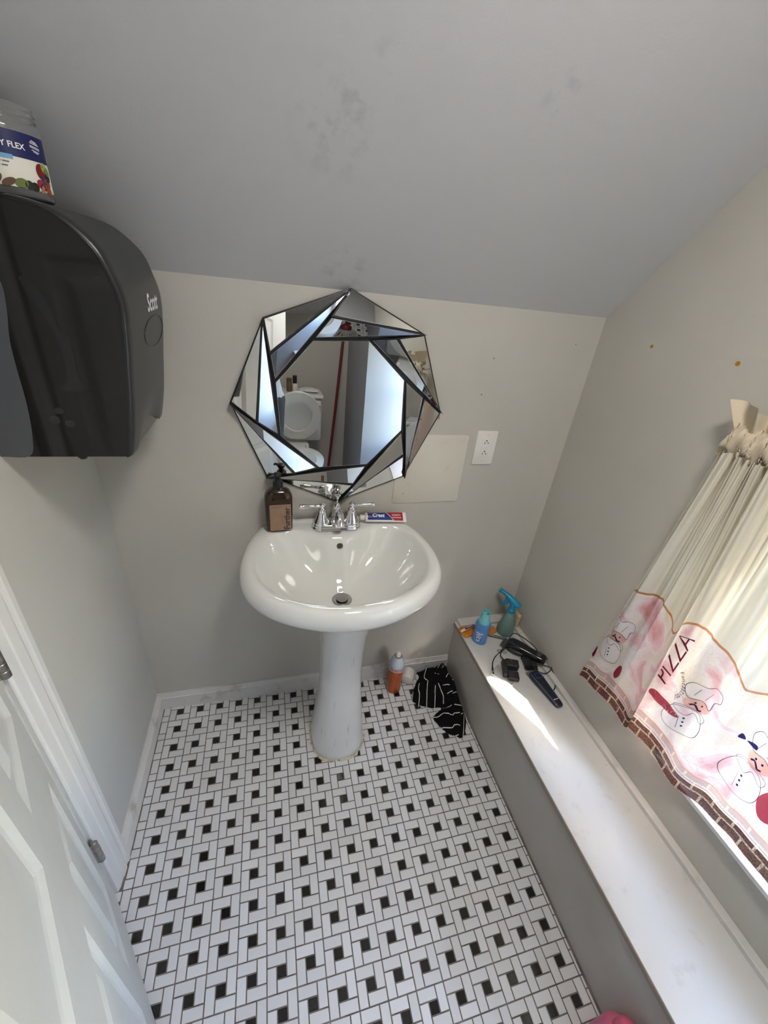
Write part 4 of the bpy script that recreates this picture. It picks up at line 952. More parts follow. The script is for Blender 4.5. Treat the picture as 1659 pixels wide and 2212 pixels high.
so_ = thing('soap_bar', 'worn beige soap bar standing on edge in the ledge corner behind the spray bottle', 'soap bar', (1.452, -.036, .3170), (R(3), R(-3), R(12)))
b = MB(); b.box((-.0105,-.024,0),(.0105,.024,.076)); b.build('bar', noisy(mat('beige_soap', srgb(196,184,150), .5), srgb(176,160,118), 30, .4, .7, .3, 120), so_, bevel=.009, seg=5, smooth=60)
oc = thing('orange_cloth', 'folded orange sponge cloth lying flat by the end of the ledge', 'cloth', (1.26, -.045, zq(-.03)))
b = MB(); OQ = catmull([(-.074,.029,0),(-.070,-.006,0),(-.061,-.026,0),(-.02,-.018,0),(.03,-.028,0),(.085,-.020,0),(.096,.0,0),(.092,.020,0),(.05,.018,0),(0,.024,0),(-.04,.030,0)], 4, True)
b.loft([[(p.x*k, p.y*k, z+.0012*math.sin(p.x*90)) for p in OQ] for k, z in ((.98,0.0013),(1,.003),(1,.0075),(.96,.0095),(.5,.0105))]); b.build('cloth_layer', noisy(mat('orange_sponge', srgb(214,134,34), .8), srgb(188,108,26), 50, .4, .6, .6, 300), oc, smooth=60)
tb_ = thing('toothbrush', 'purple and white toothbrush lying across the orange cloth', 'toothbrush', (1.183, -.046, .3140), (0, 0, math.atan2(.044,.118)))
b = MB(); b.tube([(.0,0,.0055),(.006,0,.0062),(.02,0,.0068),(.05,0,.0062),(.08,0,.0052),(.10,0,.0046)], [.0042,.0056,.0060,.0056,.0044,.0034], 16, flat=.75); b.build('handle', M['white_plastic'], tb_, smooth=60)
b = MB(); b.tube([(.018,0,.0078),(.028,0,.0086),(.05,0,.0080),(.078,0,.0062),(.092,0,.0052)], [.0030,.0050,.0050,.0040,.0026], 14, flat=.75); b.build('purple_grip', mat('purple_rubber', srgb(92,30,78), .45), tb_, smooth=60)
b = MB(); b.tube([(.034,0,.0120),(.05,0,.0118),(.070,0,.0098)], [.0012,.0022,.0012], 10, flat=.6); b.build('grip_inset', mat('pale_pink_rubber', srgb(210,180,190), .5), tb_, smooth=60)
b = MB(); b.tube([(.10,0,.0046),(.125,0,.0050)], [.0034,.0026], 10); b.build('neck', M['white_plastic'], tb_)
nf = thing('nail_clipper', 'flat steel nail clipper lying below the spray bottle', 'nail clipper', (1.348, -.092, zq(-.09)), (0, 0, math.atan2(-.038,.080)))
b = MB(); b.loft([[(x, -h_, z), (x, h_, z), (x, h_, z+.0022), (x, -h_, z+.0022)] for x, h_, z in ((-.045,.0050,.0),(.0,.0062,.0002),(.034,.0068,.001),(.040,.0066,.002))]); b.build('lower_lever', M['steel'], nf, smooth=20)
b = MB(); b.loft([[(x, -h_, z), (x, h_, z), (x, h_, z+.0016), (x, -h_, z+.0016)] for x, h_, z in ((-.044,.0036,.008),(-.01,.0048,.0062),(.03,.0050,.0046),(.036,.0040,.0046))]); b.lathe([(.0018,.0018),(.0018,.009)], 10, TR(.024)); b.build('upper_lever', M['chrome'], nf, smooth=20)
# hair clipper
hc = thing('hair_clipper', 'large glossy black hair clipper lying across the back of the ledge', 'hair clipper', (1.362, -.150, zq(-.15)), (0, R(-3), math.atan2(-.115,.098))); hc.scale = (1.0,1.22,1.1)
b = MB(); rg = []
for x_, hy, z0_, z1_ in ((-.004,.018,.006,.036),(.006,.0225,.001,.043),(.03,.0235,.0,.046),(.055,.0215,.001,.045),(.085,.0185,.003,.041),(.115,.0180,.004,.039),(.142,.0185,.004,.038),(.153,.0165,.006,.036),(.157,.012,.010,.032)):
    rg.append([(x_, hy*math.copysign(abs(math.cos(2*PI*j/28))**.72, math.cos(2*PI*j/28)), (z0_+z1_)/2+(z1_-z0_)/2*math.copysign(abs(math.sin(2*PI*j/28))**.72, math.sin(2*PI*j/28))) for j in range(28)])
b.loft(rg); b.build('body', mat('gloss_black', (.010,.010,.011,1), .12), hc, smooth=60)
b = MB(); b.tube([(.012,-.0245,.026),(.04,-.0252,.026),(.07,-.0225,.024)], [.004,.0075,.003], 12, flat=.6); b.build('side_lever', M['black'], hc, smooth=60)
b = MB(); b.box((-.022,-.019,.010),(-.003,.019,.018)); 
for k in range(13): b.box((-.030,-.0185+k*.0030,.0115),(-.021,-.0172+k*.0030,.0150))
b.build('blade', mat('grey_blade', (.22,.22,.22,1), .35, 1), hc, smooth=0, bevel=.0006)
b = MB(); b.box((.118,-.010,.0385),(.136,.010,.0400)); b.build('badge', mat('dark_grey_badge', (.05,.05,.052,1), .4), hc, smooth=0, bevel=.0004)
tg = thing('comb_guard', 'black comb guard lying between the clipper and the beard trimmer', 'comb guard', (1.403, -.250, zq(-.25)), (0, 0, R(-14))); tg.scale = (1.2,1.1,1.1)
b = MB(); b.box((-.022,-.024,.012),(.022,.024,.016)); b.box((-.022,-.024,0),(.022,-.021,.016)); b.box((-.022,.021,0),(.022,.024,.016)); gb = b.build('guard_body', M['black_soft'], tg, smooth=0, bevel=.0008)
for k in range(9):
    b = MB().box((-.020+k*.0048,-.034,.003),(-.0182+k*.0048,.020,.0135)); b.build('tooth', M['black_soft'], tg, smooth=0)
# charger with its cord, clear case beneath
ca = thing('clear_case', 'flat clear plastic case lying under the black charger', 'plastic case', (1.268, -.288, zq(-.3)), (0, 0, R(-52)))
b = MB(); plate(b, .046, .032, .007, .0035, .001, T=Matrix.Identity(4)); b.build('tray', mat('milky_plastic', srgb(214,212,206), .25, 0, Transmission_Weight=.3), ca, smooth=40)
b = MB()
for sg in (-1, 1): b.box((-.043, sg*.0295-.001, .0033), (.043, sg*.0295+.001, .0085))
b.box((-.044,-.0295,.0033),(-.042,.0295,.0085)).box((.042,-.0295,.0033),(.044,.0295,.0085)); b.build('rim', mat('milky_rim', srgb(226,226,224), .2, 0, Transmission_Weight=.3), ca, smooth=0)
ch = thing('charger', 'black plug-in charger with its thin cord looping over the ledge', 'charger', (1.298, -.252, zq(-.25)+.009), (0, 0, R(-22)))
b = MB(); b.box((-.010,-.018,0),(.042,.018,.030)); b.build('adapter_block', M['black_soft'], ch, bevel=.005, seg=4, smooth=50)
b = MB(); b.box((-.022,-.058,0),(-.006,.018,.022)); b.build('adapter_arm', M['black_soft'], ch, bevel=.003, seg=3, smooth=50)
b = MB(); b.box((-.004,-.070,0),(.038,-.032,.018)); b.build('small_guard', mat('smoky_comb', (.028,.022,.026,1), .25), ch, bevel=.003, seg=3, smooth=50)
b = MB(); b.box((-.014,-.012,.030),(-.006,-.010,.036)).box((.006,.004,.030),(.014,.006,.034)); b.build('prong', M['chrome'], ch, smooth=0)
zc_ = .3055
cp = catmull([(1.228,-.268,.310),(1.240,-.240,.312),(1.258,-.212,.306),(1.280,-.190,.305),(1.310,-.172,.306),(1.350,-.150,.330),(1.388,-.125,.356),(1.420,-.150,.356),(1.446,-.205,.352),(1.452,-.240,.336),(1.440,-.262,.322),(1.425,-.250,.325),(1.400,-.262,.330),(1.410,-.300,.324),(1.440,-.315,.322),(1.470,-.303,.335),(1.474,-.275,.345),(1.463,-.262,.345)], 7)
b = MB(); b.tube([p for p in cp], .0022, 8); o = b.build('cord', M['black_soft'], ch, smooth=80); o.parent = None
chM = Matrix.Translation(ch.location) @ ch.rotation_euler.to_matrix().to_4x4(); o.parent = ch; o.matrix_parent_inverse = chM.inverted()
cp = catmull([(1.298,-.236,.322),(1.300,-.215,.318),(1.302,-.195,.312),(1.318,-.172,.308),(1.345,-.160,.318)], 6)
b = MB(); b.tube(cp, .0022, 8)
cp = catmull([(1.415,-.255,.326),(1.440,-.280,.330),(1.462,-.300,.336),(1.470,-.325,.322),(1.445,-.372,.318),(1.420,-.392,.318)], 6); b.tube(cp, .0022, 8)
o = b.build('cord_loop', M['black_soft'], None, smooth=80); o.parent = ch; o.matrix_parent_inverse = chM.inverted(); o['kind'] = 'stuff'
b = MB(); b.tube([(1.240,-.240,.3115),(1.234,-.255,.3110),(1.226,-.275,.3100)], [.0026,.0042,.0036], 12); o = b.build('cord_plug', M['black_soft'], None, smooth=80); o.parent = ch; o.matrix_parent_inverse = chM.inverted()
ck = thing('clear_hook', 'small clear plastic hook left of the clipper blade', 'hook', (1.327, -.172, zq(-.17)), (0, 0, R(-24)))
b = MB(); b.tube(catmull([(-.022,-.006,.003),(-.024,.004,.003),(-.012,.007,.003),(.010,.006,.003),(.014,.0,.003),(.008,-.005,.003),(-.008,-.003,.003),(-.022,-.006,.003)], 4), .0014, 8); b.build('hook_wire', mat('grey_clear_plastic', (.35,.34,.32,1), .2, 0, Transmission_Weight=.4), ck, smooth=80)
# beard trimmer
bt = thing('beard_trimmer', 'slim navy-black beard trimmer with round dial, lying along the ledge', 'beard trimmer', (1.386, -.303, zq(-.3)), (0, 0, math.atan2(-.152,.020))); bt.scale = (1.02,1.22,1.0)
def trim_ring(x, h, z0, z1, n=28, e=.8): return [(x, h*math.copysign(abs(math.cos(2*PI*j/n))**e, math.cos(2*PI*j/n)), (z0+z1)/2+(z1-z0)/2*math.copysign(abs(math.sin(2*PI*j/n))**e, math.sin(2*PI*j/n))) for j in range(n)]
PT = [(0,.0165,.006,.022),(.006,.0190,.003,.025),(.022,.0205,.001,.028),(.045,.0195,.0,.027),(.08,.0170,.0,.025),(.115,.0150,.0,.023),(.140,.0142,.001,.021),(.151,.0118,.004,.018),(.155,.006,.008,.014)]
b = MB(); b.loft([trim_ring(x, h, z0, z1) for x, h, z0, z1 in PT]); b.build('body', mat('navy_black', (.011,.012,.019,1), .32), bt, smooth=60)
def edge_line(sg): return [(x, sg*h*.86, (z0+z1)/2+(z1-z0)/2*.72) for x, h, z0, z1 in PT[1:]]
b = MB(); b.tube(catmull(edge_line(-1)+[Vector(p) for p in reversed(edge_line(1))], 4), .0007, 6); b.build('pale_blue_line', mat('pale_blue_rubber', srgb(120,140,190), .4), bt, smooth=80)
b = MB(); b.lathe([(.0118,.0245),(.0122,.0275),(.0110,.0290),(.0085,.0293),(.0080,.0285),(.0005,.0285)], 32, TR(.026,0,0)); dl = b.build('dial', mat('dial_black', (.014,.015,.022,1), .3), bt, smooth=50)
b = MB(); b.lathe([(.0118,.0278),(.0124,.0286),(.0128,.0278),(.0122,.0268)], 32, TR(.026,0,0), (False, False)); b.build('dial_ring', mat('dial_blue', srgb(80,104,168), .35), dl, smooth=60)
b = MB(); b.box((-.008,-.019,.006),(.004,.019,.013)); 
for k in range(12): b.box((-.013,-.0185+k*.0032,.0075),(-.007,-.0170+k*.0032,.0115))
b.build('blade', mat('steel_blade', (.35,.35,.35,1), .3, 1), bt, smooth=0)
b = MB(); v_, f_ = text_mesh('BRAUN', .0058, bold=.0002); b.add([(.128+y*-1, x, .0226) for x, y in v_], f_); b.build('printed_name', M['white_print'], bt, smooth=0, fix=False)
b = MB(); 
for x_ in (.062,.072,.084): b.lathe([(.0022,.0250-.00*x_),(.0022,.0268-(x_-.062)*.05),(.0005,.0270-(x_-.062)*.05)], 14, TR(x_,0,0))
b.build('indicator_dot', M['black_soft'], bt); 
# ================================================================== THINGS ON THE FLOOR
can = thing('aerosol_can', 'orange and white aerosol spray can standing on the tiles by the baseboard', 'aerosol can', (.907, -.043, .0003))
co = mat('can_orange', srgb(186,86,34), .28, .3)
b = MB(); b.lathe([(.0295,0),(.0315,.001),(.0325,.004),(.0325,.140)], 44); bd = b.build('can_body', noisy(co, srgb(170,72,26), 12, .4, .6), can, smooth=50)
b = MB(); b.lathe([(.0325,.140),(.0326,.168),(.0322,.176),(.0290,.190),(.0235,.202),(.0175,.2105),(.0150,.213)], 44, None, (False, False)); b.build('white_shoulder', mat('can_white', srgb(196,206,216), .22, .2), can, smooth=60)
b = MB(); b.lathe([(.0150,.212),(.0165,.2125),(.0165,.216),(.0150,.2165),(.0125,.2165),(.0120,.2135)], 36); b.build('valve_ring', M['steel'], can)
b = MB(); b.lathe([(.0122,.2145),(.0122,.222),(.0100,.228),(.0085,.236),(.0070,.239),(.0005,.2395)], 28); nz = b.build('nozzle', M['white_plastic'], can, smooth=50)
b = MB(); b.lathe([(.0014,0),(.0014,.001)], 10, TR(-.001,-.0098,.230,PI/2,0,0)); b.build('nozzle_hole', M['dark_slot'], nz)
random.seed(12); cd_ = math.atan2(-1.16,-.5)
def wav(s_): return .137+.006*math.cos(s_*36)
b = MB(); vs_ = []
for i in range(61):
    s_ = -.10+.2*i/60; vs_ += [(s_, wav(s_)-.0012), (s_, wav(s_)+.0012)]
cyl(b, vs_, [(2*i, 2*i+2, 2*i+3, 2*i+1) for i in range(60)], .0329, cd_); b.build('white_stripe', M['white_print'], bd, smooth=0, fix=False)
b = MB()
for k, (s_, w_) in enumerate(((-.024,.008),(-.015,.007),(-.006,.004),(.001,.009),(.010,.008),(.019,.007),(.027,.006))):
    for h_ in (.1525,.1465,.1590):
        ww = w_*random.uniform(.7,1); v_, f_ = ribbon([(s_-ww/2, h_), (s_, h_+random.uniform(-.0006,.0006)), (s_+ww/2, h_)], .0042); cyl(b, v_, f_, .0330, cd_)
b.build('red_lettering_block', mat('can_red', srgb(160,58,36), .4), bd, smooth=0, fix=False)
b = MB()
for r_ in range(9):
    for c_ in range(3):
        s_ = -.028+c_*.020+random.uniform(-.002,.002); v_, f_ = ribbon([(s_, .122-r_*.0105), (s_+random.uniform(.008,.016), .122-r_*.0105)], .0012); cyl(b, v_, f_, .0328, cd_)
b.build('fine_print', mat('can_dark_orange', srgb(120,48,18), .4), bd, smooth=0, fix=False)
cp_ = thing('can_cap', 'loose white can cap lying on its side right of the aerosol can', 'cap', (.9835, -.014, .0315), (R(92), 0, R(-30)))
b = MB(); b.lathe([(.0285,-.026),(.0308,-.026),(.0305,.018),(.0290,.0245),(.0260,.0265),(.0005,.0270),(.0005,.0255),(.0255,.0250),(.0285,.020)], 40, Matrix.Rotation(0,4,'X'), (False, False)); b.build('cap_shell', M['white_plastic'], cp_, smooth=45)
# striped garment
OUTL = [[1.0516, 0.0483], [1.0751, 0.0708], [1.1157, 0.0756], [1.1501, 0.0623], [1.1888, 0.0773], [1.2224, 0.0778], [1.2306, 0.0569], [1.2333, -0.0004], [1.2323, -0.0295], [1.2158, -0.0865], [1.2183, -0.124], [1.2071, -0.1771], [1.2078, -0.1991], [1.1957, -0.2453], [1.1705, -0.2785], [1.143, -0.3207], [1.1205, -0.3273], [1.1082, -0.3169], [1.0897, -0.308], [1.0731, -0.294], [1.0562, -0.2659], [1.0406, -0.2172], [1.0972, -0.1824], [1.0479, -0.1736], [1.0204, -0.1611], [0.9956, -0.1489], [0.9731, -0.1199], [0.9936, -0.0784], [1.0209, -0.036], [1.0464, -0.0054], [1.0384, 0.0175]]
STRP = [[[1.0252, -0.0622], [1.0116, -0.0898], [1.01, -0.1122], [0.9928, -0.1593]], [[1.055, -0.0808], [1.0417, -0.1145], [1.0264, -0.1745]], [[1.0775, -0.1143], [1.0681, -0.1478], [1.062, -0.1839]], [[1.0951, -0.1075], [1.0968, -0.1306], [1.1055, -0.1544], [1.1036, -0.1744]], [[0.9915, -0.083], [0.9714, -0.1277]], [[1.1105, 0.0184], [1.0892, 0.0073], [1.0615, -0.0272], [1.0485, -0.0561], [1.0533, -0.0771]], [[1.1543, 0.0543], [1.1527, 0.0244]], [[1.1795, 0.056], [1.169, 0.0348]], [[1.2259, 0.0523], [1.1899, 0.0201], [1.1672, 0.0035], [1.1433, -0.0089], [1.1223, -0.0269]], [[1.2252, 0.0068], [1.1953, -0.0067], [1.1651, -0.0341]], [[1.2253, -0.0388], [1.2026, -0.051], [1.1896, -0.0594], [1.1689, -0.06]], [[1.1702, -0.0837], [1.157, -0.078], [1.135, -0.0945]], [[1.2025, -0.096], [1.1804, -0.104]], [[1.1494, -0.1235], [1.1607, -0.1294], [1.1713, -0.1332]], [[1.1754, -0.1378], [1.1868, -0.1326], [1.2091, -0.1378]], [[1.1107, -0.1217], [1.1354, -0.1357]], [[1.1214, -0.1556], [1.1411, -0.1623]], [[1.1378, -0.1702], [1.1693, -0.1735], [1.197, -0.1825]], [[1.0924, -0.1917], [1.1022, -0.2001], [1.1241, -0.2071]], [[1.1313, -0.2144], [1.1437, -0.2196], [1.167, -0.2202]], [[1.0399, -0.2201], [1.0564, -0.229], [1.0804, -0.2333], [1.1072, -0.2483], [1.1258, -0.2415], [1.1476, -0.2446]], [[1.1503, -0.2518], [1.1626, -0.2468]], [[1.0448, -0.2668], [1.0662, -0.2763], [1.0961, -0.2888], [1.1111, -0.2832], [1.1356, -0.2855]], [[1.0882, -0.3147], [1.1177, -0.3169]], [[1.1668, -0.2504], [1.1529, -0.2881], [1.1341, -0.3273]], [[1.1969, -0.1894], [1.1989, -0.2083], [1.175, -0.2253], [1.1688, -0.2361], [1.1837, -0.255]], [[1.1379, -0.0313], [1.1441, -0.0298]], [[1.1295, -0.0492], [1.1429, -0.0427]], [[1.0999, -0.0494], [1.1025, -0.055]], [[1.1077, -0.0617], [1.1117, -0.0658]], [[1.1084, 0.0618], [1.1394, 0.0491]], [[1.0683, 0.0291], [1.077, 0.0313]]]
g = thing('striped_garment', 'crumpled black garment with thin white stripes heaped between baseboard and ledge', 'garment', (1.11, -.13, .0))
OQ = catmull([(min(x,1.183), min(y,.017), 0) for x, y in OUTL], 3, True); OQ = [(p.x, p.y) for p in OQ]
def inside(x, y):
    c = False; n = len(OQ)
    for i in range(n):
        (x1_, y1_), (x2_, y2_) = OQ[i], OQ[(i+1) % n]
        if (y1_ > y) != (y2_ > y) and x < (x2_-x1_)*(y-y1_)/(y2_-y1_)+x1_: c = not c
    return c
def edge_d(x, y):
    best = 1e9; n = len(OQ)
    for i in range(n):
        ax_, ay_ = OQ[i]; bx_, by_ = OQ[(i+1) % n]; ex, ey = bx_-ax_, by_-ay_; l2 = ex*ex+ey*ey+1e-12
        t = max(0, min(1, ((x-ax_)*ex+(y-ay_)*ey)/l2)); best = min(best, math.hypot(x-ax_-ex*t, y-ay_-ey*t))
    return best
from mathutils import noise as mnoise
def gh(x, y):
    d = edge_d(x, y) if inside(x, y) else 0
    e = min(1, d/.020); base = .008*math.sqrt(e)+.026*min(1, d/.055)
    n1_ = mnoise.noise(Vector((x*22, y*14, 1.3))); n2_ = abs(mnoise.noise(Vector((x*38+y*16, y*30-x*10, 4.1)))); n3_ = mnoise.noise(Vector((x*90, y*60, 2)))
    cx_ = math.exp(-((x-1.12)**2+(y+.045)**2)/.0045)
    up_ = max(0, min(1, (x-1.03)/.12))*max(0, min(1, (y+.30)/.16)); base += .052*up_*min(1, d/.028)**.6
    return .002+base*(1+.55*n1_)+e*(.016*(.35-n2_)+.002*n3_)+.022*cx_*e*(1+.5*n1_)
b = MB(); idx = {}; vs_ = []; fs_ = []; ST = .0042
x_lo, y_lo = min(p[0] for p in OQ), min(p[1] for p in OQ)
nx = int((max(p[0] for p in OQ)-x_lo)/ST)+2; ny = int((max(p[1] for p in OQ)-y_lo)/ST)+2
def near_edge(x, y):
    best = None; bd_ = 1e9; n = len(OQ)
    for i in range(n):
        ax_, ay_ = OQ[i]; bx_, by_ = OQ[(i+1) % n]; ex, ey = bx_-ax_, by_-ay_; l2 = ex*ex+ey*ey+1e-12
        t = max(0, min(1, ((x-ax_)*ex+(y-ay_)*ey)/l2)); q = (ax_+ex*t, ay_+ey*t); dd = math.hypot(x-q[0], y-q[1])
        if dd < bd_: bd_, best = dd, q
    return best, bd_
grid = {}
for i in range(nx+1):
    for j in range(ny+1):
        x, y = x_lo-ST+i*ST, y_lo-ST+j*ST; grid[i, j] = (x, y, inside(x, y))
def vid(i, j):
    if (i, j) not in idx:
        x, y, ins = grid[i, j]
        if not ins: (x, y), _ = near_edge(x, y); z = .0012
        else: z = max(.0015, gh(x, y))
        idx[i, j] = len(vs_); vs_.append((x, y, z))
    return idx[i, j]
for i in range(nx):
    for j in range(ny):
        c4 = [(i, j), (i+1, j), (i+1, j+1), (i, j+1)]
        if sum(grid[q][2] for q in c4) >= 2: fs_.append([vid(*q) for q in c4])
b.add(vs_, fs_); mgar = noisy(mat('black_jersey', (.006,.0055,.007,1), .95), None, bump=.5, bscale=900); bsdf(mgar).inputs['Specular IOR Level'].default_value = .15
world_parent(b.build('cloth', mgar, smooth=180), g)
b = MB()
for P in STRP:
    if len(P) > 2: Q = [(p.x, p.y) for p in catmull([(a, c, 0) for a, c in P], 6)]
    else: Q = [(P[0][0]+(P[1][0]-P[0][0])*k/6, P[0][1]+(P[1][1]-P[0][1])*k/6) for k in range(7)]
    v_, f_ = ribbon(Q, .0030 if len(P) > 2 else .0026)
    v_ = [(min(x, 1.180), min(y, .014)) for x, y in v_]; b.add([(x, y, max(.002, gh(x, y))+.0022) for x, y in v_], f_)
o = world_parent(b.build('white_stripe', mat('white_yarn', srgb(214,210,204), .85), smooth=0, fix=False), g); o['kind'] = 'stuff'
b = MB(); Q = [(1.000+.0016*math.cos(a_)+k*.0030, -.1545+.0022*math.sin(a_)) for k in range(3) for a_ in (3.5,4.2,4.9,5.6)]; v_, f_ = ribbon(Q, .0012)
b.add([(x, y, gh(x, y)+.003) for x, y in v_], f_); world_parent(b.build('stitched_logo', mat('white_stitch', srgb(214,210,204), .85), smooth=0, fix=False), g)
pk = thing('pink_round_object', 'pink round-topped object shaped as a bottle at the foot of the ledge, cut off by the lower frame edge', 'bottle', (1.150, -1.146, .0003))  # unidentified pink object, given a bottle shape
b = MB(); b.lathe([(.030,0),(.036,.002),(.038,.008),(.038,.120),(.035,.135),(.026,.148),(.019,.152)], 36); b.build('bottle_body', mat('pink_plastic', srgb(206,104,134), .35), pk, smooth=50)
b = MB(); b.lathe([(.0205,.152),(.0215,.153),(.0215,.172),(.0190,.186),(.012,.194),(.0005,.197)], 32); b.build('cap', mat('pink_cap', srgb(208,92,124), .35), pk, smooth=50)

# ================================================================== SEEN ONLY IN THE MIRROR
to = thing('toilet', 'white toilet with its lid raised, seen in the mirror', 'toilet', (.612, -1.785, 0))
b = MB(); b.loft([[(hx*math.copysign(abs(math.cos(2*PI*j/40))**.9, math.cos(2*PI*j/40)), yc+hy*math.sin(2*PI*j/40), z) for j in range(40)] for z, hx, hy, yc in ((0,.115,.22,-.02),(.03,.110,.21,-.02),(.15,.095,.18,-.01),(.25,.125,.205,.03),(.34,.170,.235,.05),(.385,.182,.245,.055),(.395,.180,.243,.055),(.395,.125,.175,.06),(.36,.115,.16,.06),(.28,.08,.10,.03),(.24,.03,.04,.0))], (True, True)); b.build('bowl', M['porcelain'], to, smooth=60)
b = MB(); b.box((-.21,-.585,.38),(.21,-.355,.745)); b.box((-.10,-.44,.10),(.10,-.12,.385)); tk = b.build('tank', M['porcelain'], to, bevel=.03, seg=5, smooth=60)
b = MB(); b.box((-.22,-.592,.745),(.22,-.345,.775)); b.build('tank_lid', M['porcelain'], to, bevel=.012, seg=4, smooth=60)
b = MB(); b.tube([(.19,-.357,.69),(.19,-.340,.69),(.165,-.335,.685)], .006, 10); b.build('flush_lever', M['chrome'], to)
def oval_ring(b, ri, z0, z1, T):
    n = 44; P = lambda hx, hy, z: [(hx*math.cos(2*PI*j/n), hy*math.sin(2*PI*j/n), z) for j in range(n)]
    b.loft([P(.182,.225,z0),P(.185,.228,(z0+z1)/2),P(.180,.222,z1),P(ri*.182,ri*.225,z1),P(ri*.182,ri*.225,z0),P(.182,.225,z0)], (False, False), True, T)
T = TR(0,-.165,.645,R(-84),0,0)
b = MB(); oval_ring(b, .64, 0, .016, TR(0,-.222,.632,R(71),0,0)); b.build('seat', M['white_plastic'], to, smooth=50)
b = MB(); b.lathe([(1.0,0),(1.01,.006),(.99,.012),(.5,.016),(.001,.017)], 44, TR(0,-.243,.630,R(71),0,0), sx=.185, sy=.228); b.build('lid', M['white_plastic'], to, smooth=50)
for sx_ in (-.07,.07): b = MB(); b.lathe([(.014,.39),(.014,.425),(.008,.43)], 16, TR(sx_,-.165,0)); b.build('seat_hinge', M['white_plastic'], to)
bx = thing('brown_bottle', 'small brown bottle on the toilet tank, seen in the mirror', 'bottle', (.560, -2.25, .7755))
b = MB(); b.lathe([(.020,0),(.022,.003),(.022,.075),(.018,.082),(.0215,.084),(.0215,.105),(.001,.106)], 28); b.build('bottle_body', mat('tan_brown', srgb(112,88,66), .4), bx)
wb_ = thing('white_bottle', 'white bottle with black cap on the toilet tank, seen in the mirror', 'bottle', (.605, -2.25, .7755))
b = MB(); b.lathe([(.021,0),(.023,.003),(.023,.055),(.016,.066),(.014,.068)], 28); b.build('bottle_body', M['white_plastic'], wb_)
b = MB(); b.lathe([(.0175,.068),(.0175,.125),(.016,.128),(.001,.128)], 24); b.build('cap', M['black'], wb_)
wp = thing('wipes_packet', 'crumpled white wipes packet on the toilet tank, seen in the mirror', 'packet', (.720, -2.25, .7755), (0, 0, R(6)))
b = MB(); rg = []
random.seed(2)
for i in range(13):
    x = -.075+.15*i/12; h_ = .012+.014*math.sin(PI*i/12); rg.append([(x, (.045+.004*random.uniform(-1,1))*math.cos(2*PI*j/18), .014+h_*math.sin(2*PI*j/18)*(1+.25*random.uniform(-1,1))*(.9 if math.sin(2*PI*j/18) > 0 else .55*.014/h_+.2)) for j in range(18)])
b.loft(rg); wpo = b.build('packet_body', mat('packet_film', srgb(214,214,212), .3), wp, smooth=30)
for v in wpo.data.vertices: v.co.z = max(.0005, v.co.z)
mo = thing('mop', 'mop with a dark red pole leaning in the corner, seen in the mirror', 'mop', (.868, -2.06, 0))
b = MB(); b.tube([(0,0,.06),(.075,-.17,.62),(.150,-.335,1.26)], .0115, 14); b.build('pole', M['red_plastic'], mo)
b = MB(); b.lathe([(.016,.050),(.030,.056),(.034,.066),(.030,.074),(.014,.090)], 20, TR(0,0,0), sx=1.5); b.build('clamp', M['red_plastic'], mo)
b = MB(); random.seed(6)
for k in range(26):
    a = 2*PI*k/26; rr2 = random.uniform(.06,.11); b.tube([(0+.02*math.cos(a), .02*math.sin(a), .058), (rr2*.6*math.cos(a), rr2*.6*math.sin(a), .035), (rr2*math.cos(a), rr2*math.sin(a), .007)], .006, 6)
o = b.build('mop_strands', mat('grey_cotton', srgb(170,166,158), .95), mo); o['kind'] = 'stuff'
# housing made up for the added fill lamp
cl_ = thing('ceiling_fill_lamp', 'round white fill lamp added on the unseen flat ceiling', 'ceiling lamp', (.78, -1.08, 2.42))
b = MB(); b.lathe([(.18,0),(.18,-.02),(.165,-.028),(.150,-.030)], 44); b.build('lamp_base', M['white_plastic'], cl_)
dm = mat('lamp_glass', srgb(240,236,226), .3); bsdf(dm).inputs['Emission Color'].default_value = (1,.97,.9,1); bsdf(dm).inputs['Emission Strength'].default_value = .8
b = MB(); b.lathe([(.150,-.030),(.160,-.034),(.158,-.048),(.13,-.064),(.08,-.074),(.001,-.078)], 44); b.build('lamp_glass', dm, cl_, smooth=60)

# photographer, of whom the mirror shows an edge: one continuous figure, hair and phone apart
pe = thing('person', 'person in light grey shirt and dark trousers holding up a phone, glimpsed in the mirror', 'person', (.325, -1.50, 0))
b = MB(); PX, PYY = .325, -1.50
def cap(b, pts, rad): 
    b.tube(pts, rad, 18)
    for p, r_ in ((pts[0], rad[0]), (pts[-1], rad[-1])): b.ball(p, r_, 18, 10)
W_ = lambda *P: [(PX+p[0], PYY+p[1], p[2]) for p in P]
rings = []
for z, hx, hy, yc in ((.86,.150,.105,0),(.92,.165,.118,0),(.98,.155,.108,0),(1.06,.135,.095,.004),(1.15,.142,.100,.006),(1.25,.158,.108,.005),(1.33,.165,.105,0),(1.385,.150,.085,-.005),(1.42,.095,.065,-.008),(1.45,.055,.055,-.005)):
    rings.append([(PX+hx*math.cos(2*PI*j/32), PYY+yc+hy*math.sin(2*PI*j/32), z) for j in range(32)])
b.loft(rings); cap(b, W_((0,-.005,1.40),(0,.006,1.50)), [.056,.050])
for sx_ in (-1, 1):
    cap(b, W_((sx_*.085,0,.90),(sx_*.088,.012,.50),(sx_*.090,-.006,.46),(sx_*.092,-.02,.10)), [.092,.060,.056,.040])
    cap(b, W_((sx_*.092,-.03,.055),(sx_*.100,.06,.045),(sx_*.104,.15,.030)), [.042,.038,.028])
